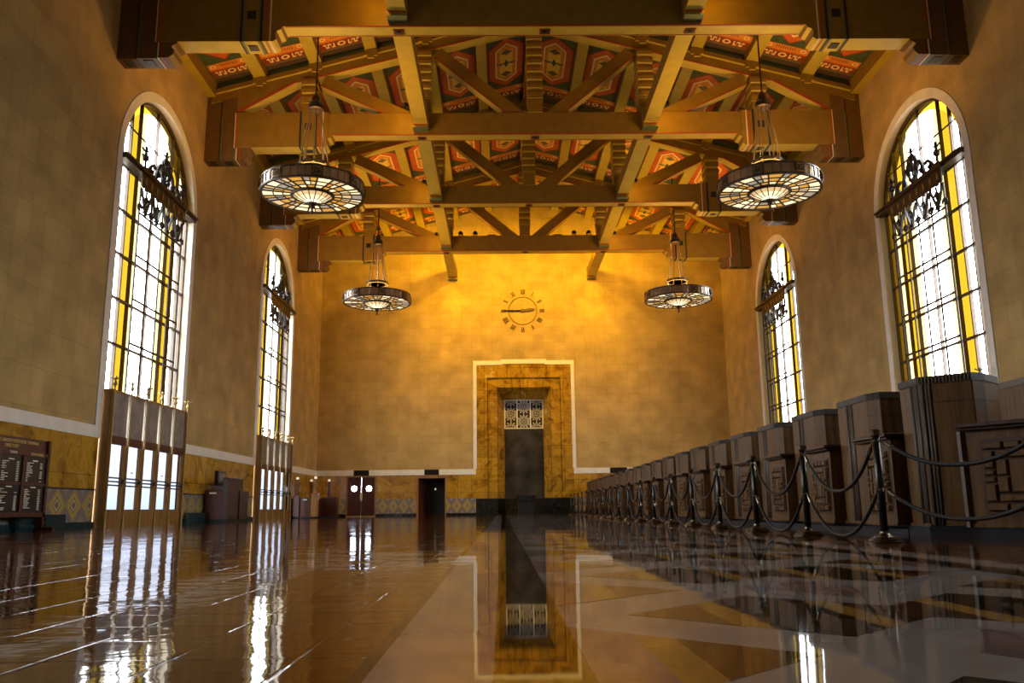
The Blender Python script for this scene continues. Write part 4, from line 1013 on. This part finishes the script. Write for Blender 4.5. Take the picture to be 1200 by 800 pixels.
# ================================================================== TICKET COUNTER
PX = 3.5; PITCHY = 1.943; YB0 = 10.2; ZC = 1.80
def booth(y0, label, first=False):
    """one ticket bay; y0 = far edge of its cabin front, bay continues towards the camera"""
    r = thing('ticket_booth', label, 'ticket booth', (PX, y0, 0), 'row of walnut ticket booths')
    def B(mb, name, m, par=r, **k):
        o = mb.build(name, m, par, loc=(PX, y0, 0), **k); o.location = (0, 0, 0); return o
    x = PX; yn = y0-PITCHY+.004
    p = MB(); p.box(x+.05, x+1.5, yn, y0, 0, .10); p.box(x-.06, x+.3, yn, y0, 0, .06); B(p, 'plinth', 'plinth')
    body = [(x, y0), (x, y0-.97), (x+.09, y0-1.19), (x+1.3, y0-1.19), (x+1.3, y0)]
    b = MB(); b.prism(body, 'z', .10, ZC-.085); B(b, 'cabin', 'walnut', bevel=.008)
    j = MB()
    def off(e): return [(x-e, y0), (x-e, y0-.97-e*.3), (x+.09-e*.5, y0-1.19-e), (x+1.3, y0-1.19-e), (x+1.3, y0)]
    j.prism(off(.004), 'z', ZC-.31, ZC-.298); B(j, 'joint_line', 'walnut_top')
    c = MB(); c.prism(off(.010), 'z', ZC-.085, ZC)
    for q in range(26):
        yy = y0-.02-q*.036
        if yy > y0-.96: c.box(x-.018, x, yy-.024, yy, ZC-.08, ZC-.006)
    for q in range(9):
        t = (q+.5)/9; c.bar((x+.09*t-.008, y0-.97-.22*t-.006, ZC-.08), (x+.09*t-.008, y0-.97-.22*t-.006, ZC-.006), .018, .018)
    B(c, 'crown', 'crown')
    f = MB()
    for q, w in ((.34, .05), (.42, .03), (.49, .05)): f.tube([(x, y0-q, .11), (x, y0-q, ZC-.085)], w*.5, 8)
    B(f, 'fillet', 'crown', smooth=True)
    bt = MB(); bt.box(x-.02, x, y0-.97, y0, .10, .135); B(bt, 'base_trim', 'walnut')
    counter_unit(r, (PX, y0, 0), [(x-.14, y0-1.02), (x-.14, y0-PITCHY+.07)], .62)
    return r
def counter_unit(par, root, line, depth):
    """panelled counter front along a line in plan, front towards the aisle"""
    (xa, ya), (xb, yb) = line; d = Vector((xb-xa, yb-ya, 0)); L = d.length; d.normalize(); nrm = Vector((d.y, -d.x, 0))  # aisle side
    if nrm.x > 0: nrm = -nrm
    o = Vector((xa, ya, 0)); back = -nrm
    def P(u, w, z): v = o+d*u+back*w; return (v.x, v.y, z)
    def bx(mb, u0, u1, w0, w1, z0, z1, mi=0):
        vs = [P(u0, w0, z0), P(u1, w0, z0), P(u1, w1, z0), P(u0, w1, z0), P(u0, w0, z1), P(u1, w0, z1), P(u1, w1, z1), P(u0, w1, z1)]
        mb.add(vs, [(0,3,2,1),(4,5,6,7),(0,1,5,4),(1,2,6,5),(2,3,7,6),(3,0,4,7)], mi)
    def B(mb, name, m, **k):
        q = mb.build(name, m, par, loc=root, **k); q.location = (0, 0, 0); return q
    f = MB(); bx(f, 0, L, 0, depth, .10, 1.13); bx(f, -.01, L+.01, -.015, depth, .10, .135); B(f, 'counter_front', 'walnut')
    s_ = MB()   # raised fretwork rectangles, H and L shapes like a meander
    m0, m1 = .16, L-.10; w = m1-m0; z0, z1 = .26, 1.0; h = z1-z0
    def R(u0, u1, v0, v1):
        g = .009; bx(s_, m0+w*u0+g, m0+w*u1-g, -.028, .0, z0+h*v0+g, z0+h*v1-g); bx(s_, m0+w*u0+g*1.8, m0+w*u1-g*1.8, -.045, -.02, z0+h*v0+g*1.8, z0+h*v1-g*1.8)
    for f in (0, 1):
        def Q(u0, u1, v0, v1): R(u0, u1, *((v0, v1) if f else (1-v1, 1-v0)))
        Q(0, .28, .87, 1); Q(.28, .5, .87, 1); Q(.5, .72, .87, 1); Q(.72, 1, .87, 1)
        Q(0, .16, .60, .87); Q(.16, .84, .745, .87); Q(.84, 1, .60, .87); Q(.16, .32, .5, .745); Q(.68, .84, .5, .745); Q(0, .16, .5, .60); Q(.84, 1, .5, .60)
    R(.32, .68, .255, .745)
    q_ = MB(); bx(q_, m0-.025, m1+.025, -.004, 0, z0-.025, z1+.025); B(q_, 'groove_shade', 'walnut_top')  # darker wood behind the blocks puts the groove shade into the colour
    B(s_, 'fretwork', 'walnut', bevel=.006)
    t = MB(); bx(t, -.06, L+.06, -.10, depth+.02, 1.155, 1.20); bx(t, -.03, L+.03, -.06, depth, 1.125, 1.155); B(t, 'counter_top', 'walnut_top', bevel=.008)
NB = 20
for k in range(1, NB+1):
    nm = 'walnut ticket booth, %s from the camera end of the row' % ORD[k] if k < NB else 'walnut ticket booth at the far end of the row, touching the back wall'
    booth(YB0+PITCHY*k, nm)
# end booth: the row turns away here, wider canted cabin with a long counter facing the hall end
def end_booth():
    y0 = YB0; r = thing('ticket_booth', 'tall canted end ticket booth, largest of the row, beside the near rope post', 'ticket booth', (PX, y0, 0), 'row of walnut ticket booths')
    def B(mb, name, m, **k):
        o = mb.build(name, m, r, loc=(PX, y0, 0), **k); o.location = (0, 0, 0); return o
    x = PX
    plan = [(x, y0), (x, y0-.48), (x+.42, y0-.86), (x+.60, y0-.78), (x+.95, y0-.45), (x+1.2, y0)]
    p = MB(); p.prism([(x-.05, y0), (x-.05, y0-.5), (x+.4, y0-.92), (x+1.2, y0-.92), (x+1.2, y0)], 'z', 0, .10); B(p, 'plinth', 'plinth')
    b = MB(); b.prism(plan, 'z', .10, ZC-.085); B(b, 'cabin', 'walnut', bevel=.008)
    j = MB(); j.prism([(u-.004 if u < x+.5 else u, v-.004) for u, v in plan], 'z', ZC-.31, ZC-.298); B(j, 'joint_line', 'walnut_top')
    c = MB(); c.prism([(u-.01 if u < x+.5 else u+.004, v-.008) for u, v in plan], 'z', ZC-.085, ZC)
    for (u0, v0), (u1, v1), n in (((x, y0), (x, y0-.48), 13), ((x, y0-.48), (x+.42, y0-.86), 15)):
        for q in range(n):
            t = (q+.5)/n; c.bar((u0+(u1-u0)*t-.01, v0+(v1-v0)*t-.006, ZC-.08), (u0+(u1-u0)*t-.01, v0+(v1-v0)*t-.006, ZC-.006), .022, .022)
    B(c, 'crown', 'crown')
    f = MB()
    for q, w in ((.30, .05), (.37, .03), (.43, .05)): f.tube([(x, y0-q, .11), (x, y0-q, ZC-.085)], w*.5, 8)
    for t in (.06, .14, .2): f.tube([(x+.42*t, y0-.48-.38*t, .11), (x+.42*t, y0-.48-.38*t, ZC-.085)], .018, 8)
    B(f, 'fillet', 'crown', smooth=True)
    bt = MB(); bt.box(x-.02, x, y0-.48, y0, .10, .135); B(bt, 'base_trim', 'walnut')
end_booth()
def end_counter():
    a = (PX+.18, YB0-1.02); b = (PX+.82, YB0-1.88)
    r = thing('ticket_counter', 'low dark carved counter in front of the canted end booth, cut by the frame edge', 'counter', (a[0], a[1], 0))
    counter_unit(r, (a[0], a[1], 0), [a, b], .2)
    q = MB(); q.prism([(a[0]-.02, a[1]+.02), (a[0]+.04, a[1]-.05), (b[0], b[1]-.0), (b[0]+.14, b[1]+.1), (a[0]+.14, a[1]+.1)], 'z', 0, .10); o = q.build('plinth', 'plinth', r, loc=(a[0], a[1], 0)); o.location = (0, 0, 0)
    e = MB(); e.bar((a[0]-.01, a[1]+.03, .10), (a[0]-.01, a[1]+.03, 1.12), .07, .09); o = e.build('corner_post', 'crown', r, loc=(a[0], a[1], 0)); o.location = (0, 0, 0)
end_counter()
def rear_booth():
    x = 6.27; y0 = 13.1; ya = 9.4; zt = 2.15; r = thing('office_partition', 'plain lit walnut partition set back behind the canted end booth, cut by the frame edge', 'partition', (x, y0, 0))
    def B(mb, name, m):
        o = mb.build(name, m, r, loc=(x, y0, 0)); o.location = (0, 0, 0); return o
    b = MB(); b.box(x, x+1.2, ya, y0, .10, zt-.10); B(b, 'cabin', 'walnut')
    p = MB(); p.box(x+.04, x+1.2, ya, y0, 0, .10); B(p, 'plinth', 'plinth')
    j = MB(); j.box(x-.005, x+1.2, ya, y0, zt-.40, zt-.385); B(j, 'joint_line', 'walnut_top')
    c = MB(); c.box(x-.012, x+1.2, ya-.01, y0+.01, zt-.10, zt); B(c, 'crown', 'crown')
rear_booth()

# ================================================================== STANCHIONS AND ROPES
SX = 2.25; SY0 = 8.16; SP = 2.04; NS = 19
def stanchion0():
    r = thing('stanchion', 'x', 'stanchion', (SX, SY0, 0), 'row of gunmetal rope stanchions')
    def B(mb, name, m, **k):
        o = mb.build(name, m, r, loc=(SX, SY0, 0), **k); o.location = (0, 0, 0); return o
    c = (SX, SY0, 0)
    b = MB(); b.lathe(c, [(.165, 0), (.168, .012), (.15, .022), (.152, .032), (.125, .042), (.127, .05), (.09, .06), (.06, .068), (.045, .085), (.04, .10)], 24); B(b, 'base', 'ant_gold')
    p = MB(); p.lathe(c, [(.037, .08), (.036, 1.0)], 16); B(p, 'pole', 'post', smooth=True)
    t = MB(); t.lathe(c, [(.036, 1.0), (.050, 1.005), (.052, 1.055), (.046, 1.062), (.0, 1.066)], 16); B(t, 'cap', 'ant_gold')
    for z in (.955, .49):
        h = MB()
        for e in (-1, 1):
            h.tube([(SX, SY0+e*.033, z), (SX, SY0+e*.06, z+.005), (SX, SY0+e*.075, z-.012)], .008, 6)
        h.lathe((SX, SY0, z-.015), [(.036, 0), (.041, .005), (.041, .025), (.036, .03)], 12); B(h, 'hook', 'ant_gold')
    return r
st0 = stanchion0()
def st_label(k):
    if k == 0: return 'rope stanchion nearest the camera, by the canted end booth'
    if k == NS-1: return 'rope stanchion at the far end of the row near the portal'
    return 'dark rope stanchion, %s from the camera' % ORD[k]
def rope(p0, p1, sag, label, name='barrier_rope'):
    p0, p1 = Vector(p0), Vector(p1); d = (p1-p0).normalized(); n = 18
    mid = (p0+p1)/2
    r = thing(name, label, 'rope', (mid.x, mid.y, mid.z-sag), 'black ropes between the stanchions')
    def pt(t): v = p0.lerp(p1, t); v.z -= sag*(1-abs(2*t-1)**2.15); return v
    a = MB(); a.tube([pt(.045+.91*i/n) for i in range(n+1)], .0195, 8); o = a.build('rope_body', 'rope', r, smooth=True, loc=r.location); o.location = (0, 0, 0)
    for t0, t1 in ((0.0, .055), (1., .945)):
        f = MB(); f.tube([pt(t0), pt(t0*.6+t1*.4), pt(t1)], [.010, .022, .023], 8); o = f.build('ferrule', 'ant_gold', r, loc=r.location); o.location = (0, 0, 0)
for k in range(NS):
    s_ = st0 if k == 0 else copy_tree(st0); s_.location = (SX, SY0+SP*k, 0); s_['label'] = st_label(k)
    if k < NS-1:
        y = SY0+SP*k
        nm = lambda i: 'nearest' if i == 0 else ORD[i]
        rope((SX, y+.075, .945), (SX, y+SP-.075, .945), .45, 'upper black rope between the %s and %s stanchion' % (nm(k), ORD[k+1]))
        rope((SX, y+.075, .478), (SX, y+SP-.075, .478), .445, 'lower black rope between the %s and %s stanchion' % (nm(k), ORD[k+1]))
sx_ = copy_tree(st0); sx_.location = (3.02, 6.62, 0); sx_['label'] = 'rope stanchion just outside the frame at the camera end'
rope((SX+.03, SY0-.075, .945), (2.99, 6.62+.075, .945), .26, 'upper black rope running out of the frame from the nearest stanchion')
rope((SX+.03, SY0-.075, .478), (2.99, 6.62+.075, .478), .26, 'lower black rope running out of the frame from the nearest stanchion')

# ================================================================== DOOR SIDE FURNITURE
def board():
    x = -11.80; y0, y1 = 15.9, 19.75; r = thing('directory_board', 'tall black letter board in an oxblood frame standing by the left wall', 'directory board', (x, 18, 0))
    def B(mb, name, m):
        o = mb.build(name, m, r, loc=(x, 18, 0)); o.location = (0, 0, 0); return o
    f = MB(); f.box(x-.10, x, y0, y1, .30, 2.0)
    f.box(x, x+.05, y0, y1, 1.62, 1.70); f.box(x, x+.05, y1-.10, y1, .30, 2.0); f.box(x, x+.05, y0, y1, .30, .40); f.box(x, x+.04, y0, y1, .98, 1.04)
    n = 4; w = (y1-.10-y0)/n
    for i in range(1, n): f.box(x, x+.05, y0+w*i-.05, y0+w*i+.05, .40, 1.62)
    B(f, 'frame', 'boardframe')
    p = MB(); p.box(x+.001, x+.02, y0, y1-.1, .40, 1.62); B(p, 'letter_panel', 'board')
    for yy in (y0+.3, y1-.06):
        l = MB(); l.box(x-.10, x+.05, yy-.05, yy+.05, 0, .30); l.box(x-.08, x+.30, yy-.06, yy+.06, 0, .07)
        B(l, 'foot', 'boardframe')
    t = MB(); rnd = random.Random(3)
    for i in range(n):
        for z0, z1 in ((1.06, 1.50), (.44, .92)):
            z = z1-.02
            t.box(x+.02, x+.024, y0+w*(i+.40), y0+w*(i+.62), z+.03, z+.055)
            while z > z0:
                if rnd.random() < .88: t.box(x+.02, x+.024, y0+w*(i+.16), y0+w*(i+.22+.24*rnd.random()), z-.016, z)
                if rnd.random() < .9: t.box(x+.02, x+.024, y0+w*(i+.74), y0+w*(i+.84), z-.016, z)
                z -= .036
    B(t, 'lettering', 'lettering')
    X, Yd = (0, 1, 0), (0, 0, 1)
    ym = y0+w*2.5-.05
    for tx, yy, zz, sz, m in (('LOS ANGELES UNION PASSENGER TERMINAL', 18.25, 1.905, .105, 'letter_y'), ('DIRECTORY', 18.25, 1.80, .10, 'letter_y')):
        o = text_mesh(tx, sz, 'title_lettering', m, r, (x+.004-x, yy-18, zz), X, Yd)
    for i, tx in enumerate(('SERVICES', 'TICKETS', 'TRAINS', 'DEPARTURES')):
        text_mesh(tx, .085, 'heading_lettering', 'letter_y' if i != 2 else 'lettering', r, (.056, y0+w*(i+.5)-18, 1.66), X, Yd)
board()
def kiosk():
    x0, x1 = -12.02, -11.2; y0 = 31.0
    r = thing('wooden_kiosk', 'dark wooden kiosk desk with a tall end block against the left wall', 'kiosk', (-11.6, 32.2, 0))
    def B(mb, name, m, **k):
        o = mb.build(name, m, r, loc=(-11.6, 32.2, 0), **k); o.location = (0, 0, 0); return o
    p = MB(); p.box(x0, x1+.02, y0-.02, 33.6, 0, .10); B(p, 'plinth', 'plinth')
    a = MB(); a.box(x0, -11.40, y0, 33.5, .10, 1.11); a.box(x0, -11.38, y0-.01, 33.5, 1.08, 1.115); B(a, 'desk_body', 'door_wood', bevel=.01)
    b = MB(); b.box(-11.40, x1, y0, 32.25, .10, 1.57); b.box(-11.41, x1+.015, y0-.015, 32.26, 1.54, 1.575); B(b, 'end_block', 'walnut_top', bevel=.01)
    c = MB(); c.box(-11.40, x1, 32.45, 33.5, .10, 1.13); c.box(-11.75, -11.42, 32.45, 33.5, 1.11, 1.60); B(c, 'side_block', 'walnut_top', bevel=.01)
    s_ = MB(); s_.box(-11.40, x1-.08, 32.25, 32.45, .10, 1.2); B(s_, 'recess', 'dark')
    l = MB(); l.box(-11.86, -11.62, y0-.016, y0, 1.0, 1.06); B(l, 'paper_label', 'label')
kiosk()
def wall_box():
    x = -HW; r = thing('notice_case', 'small dark glazed notice case on the amber wall above the wooden kiosk', 'notice case', (x, 32.6, 1.35))
    def B(mb, name, m):
        o = mb.build(name, m, r, loc=(x, 32.6, 1.35)); o.location = (0, 0, 0); return o
    b = MB(); b.box(x+.001, x+.12, 32.17, 33.1, 1.35, 1.88); B(b, 'case', 'iron')
    g = MB(); g.box(x+.12, x+.13, 32.27, 33.0, 1.43, 1.80); B(g, 'front_panel', 'slate')
wall_box()
def teal(y0, y1, label):
    b = MB(); b.box(-HW+.06, -11.93, y0, y1, .0, .345); b.box(-11.93, -11.90, y0+.04, y1-.04, .05, .14); b.box(-11.93, -11.90, y0+.04, y1-.04, .19, .29)
    o = b.build('marble_vent_block', 'teal_marble', loc=(-12, (y0+y1)/2, 0)); tag(o, label, 'vent block', 'teal marble blocks at the foot of the left wall')
teal(18.95, 19.95, 'teal marble vent block low on the wall beneath the letter board')
teal(20.05, 21.05, 'teal marble vent block between the letter board and the first glass doors')
teal(29.25, 30.95, 'teal marble vent block beside the wooden kiosk')
def desk():
    ctr = (-11.3, 45.1, 0); r = thing('information_desk', 'dark information desk with four globe lamp posts in the far left corner', 'desk', ctr)
    def B(mb, name, m, par=r, **k):
        o = mb.build(name, m, par, loc=ctr, **k); o.location = (0, 0, 0); return o
    b = MB(); b.box(-11.99, -11.15, 44.0, 44.45, .08, 1.0); b.box(-10.98, -10.2, 45.6, 46.1, .08, 1.02); b.box(-12.02, -11.6, 44.45, 46.0, .08, 1.0); b.box(-11.15, -10.98, 44.45, 45.7, .08, 1.0); B(b, 'counter_body', 'door_wood', bevel=.01)
    p = MB(); p.box(-12.04, -10.18, 43.98, 46.12, 0, .08); B(p, 'plinth', 'plinth')
    t = MB(); t.box(-12.04, -11.12, 43.95, 44.5, 1.0, 1.035); t.box(-11.0, -10.18, 45.55, 46.15, 1.02, 1.055); B(t, 'counter_top', 'walnut_top')
    l = MB(); l.box(-11.62, -11.42, 43.985, 44.0, .90, .96); B(l, 'paper_label', 'label')
    for (x, y, z, h, m) in ((-11.93, 44.0, 1.12, 2.0, 'door_wood'), (-11.0, 43.96, 1.24, 2.02, 'jamb'), (-11.66, 46.0, 1.03, 1.95, 'door_wood'), (-10.72, 46.0, 1.05, 1.94, 'door_wood')):
        q = MB(); w = .17 if m == 'jamb' else .15
        q.box(x-w, x+w, y-.15, y+.15, .08, z); q.box(x-w-.02, x+w+.02, y-.17, y+.17, z-.03, z)
        q.lathe((x, y, z), [(.11, 0), (.07, .08), (.065, h-z-.1), (.09, h-z-.06), (.03, h-z-.03)], 10)
        po = B(q, 'lamp_post', m)
        g = MB(); g.lathe((x, y, h), [(0, -.075), (.05, -.06), (.078, -.02), (.08, .01), (.06, .055), (.03, .075), (0, .08)], 12); B(g, 'globe', 'globe', po, smooth=True)
desk()
bpy.data.objects['information_desk'].location.x += .12
def pedestal():
    y = 48.9; r = thing('pedestal_stand', 'squat black topped stand in front of the steel portal door', 'stand', (0, y, 0))
    def B(mb, name, m):
        o = mb.build(name, m, r, loc=(0, y, 0)); o.location = (0, 0, 0); return o
    b = MB(); b.box(-.43, .43, y-.2, y+.3, .0, .76); b.box(-.36, .36, y-.215, y-.2, .08, .68); B(b, 'body', 'dark_stone')
    t = MB(); t.box(-.53, .53, y-.3, y+.38, .76, 1.10); B(t, 'top_box', 'black_marble')
pedestal()

# ================================================================== DAYLIGHT
wd = bpy.data.worlds.new('sky'); sc.world = wd; wd.use_nodes = True
n, l = wd.node_tree.nodes, wd.node_tree.links; bg = n['Background']
tc = n.new('ShaderNodeTexCoord'); sx = n.new('ShaderNodeSeparateXYZ'); l.new(tc.outputs['Generated'], sx.inputs[0])
mr = n.new('ShaderNodeMapRange'); mr.inputs[1].default_value = -.4; mr.inputs[2].default_value = .6; l.new(sx.outputs['Z'], mr.inputs[0])
rp = n.new('ShaderNodeValToRGB'); cr_ = rp.color_ramp
while len(cr_.elements) < 5: cr_.elements.new(.5)
for e, (p, c) in zip(cr_.elements, ((0, (.20, .19, .17)), (.38, (.28, .27, .26)), (.405, (.50, .60, .78)), (.50, (.92, .96, 1.0)), (1., (.90, .96, 1.0)))): e.position = p; e.color = (*c, 1)
l.new(mr.outputs[0], rp.inputs['Fac']); l.new(rp.outputs['Color'], bg.inputs['Color'])
bg.inputs['Strength'].default_value = 24.0
for s in (-1, 1):
    for c in WY:
        P = bpy.data.lights.new('window_portal', 'AREA'); P.shape = 'RECTANGLE'; P.size = 13.0; P.size_y = 5.6; P.cycles.is_portal = True
        po = bpy.data.objects.new('window_portal', P); COL.objects.link(po); po.location = (s*(HW+.56), c, 6.6); po.rotation_euler = (0, s*PI/2, 0)

# ================================================================== RENDER SETTINGS
sc.view_settings.view_transform = 'Standard'; sc.view_settings.look = 'None'; sc.view_settings.gamma = 1; sc.view_settings.use_curve_mapping = False
sc.view_settings.exposure = 0.0
cy_ = sc.cycles; cy_.use_denoising = True; cy_.max_bounces = 8; cy_.diffuse_bounces = 4; cy_.glossy_bounces = 4; cy_.transparent_max_bounces = 12
cy_.sample_clamp_indirect = 6; cy_.caustics_reflective = False; cy_.caustics_refractive = False
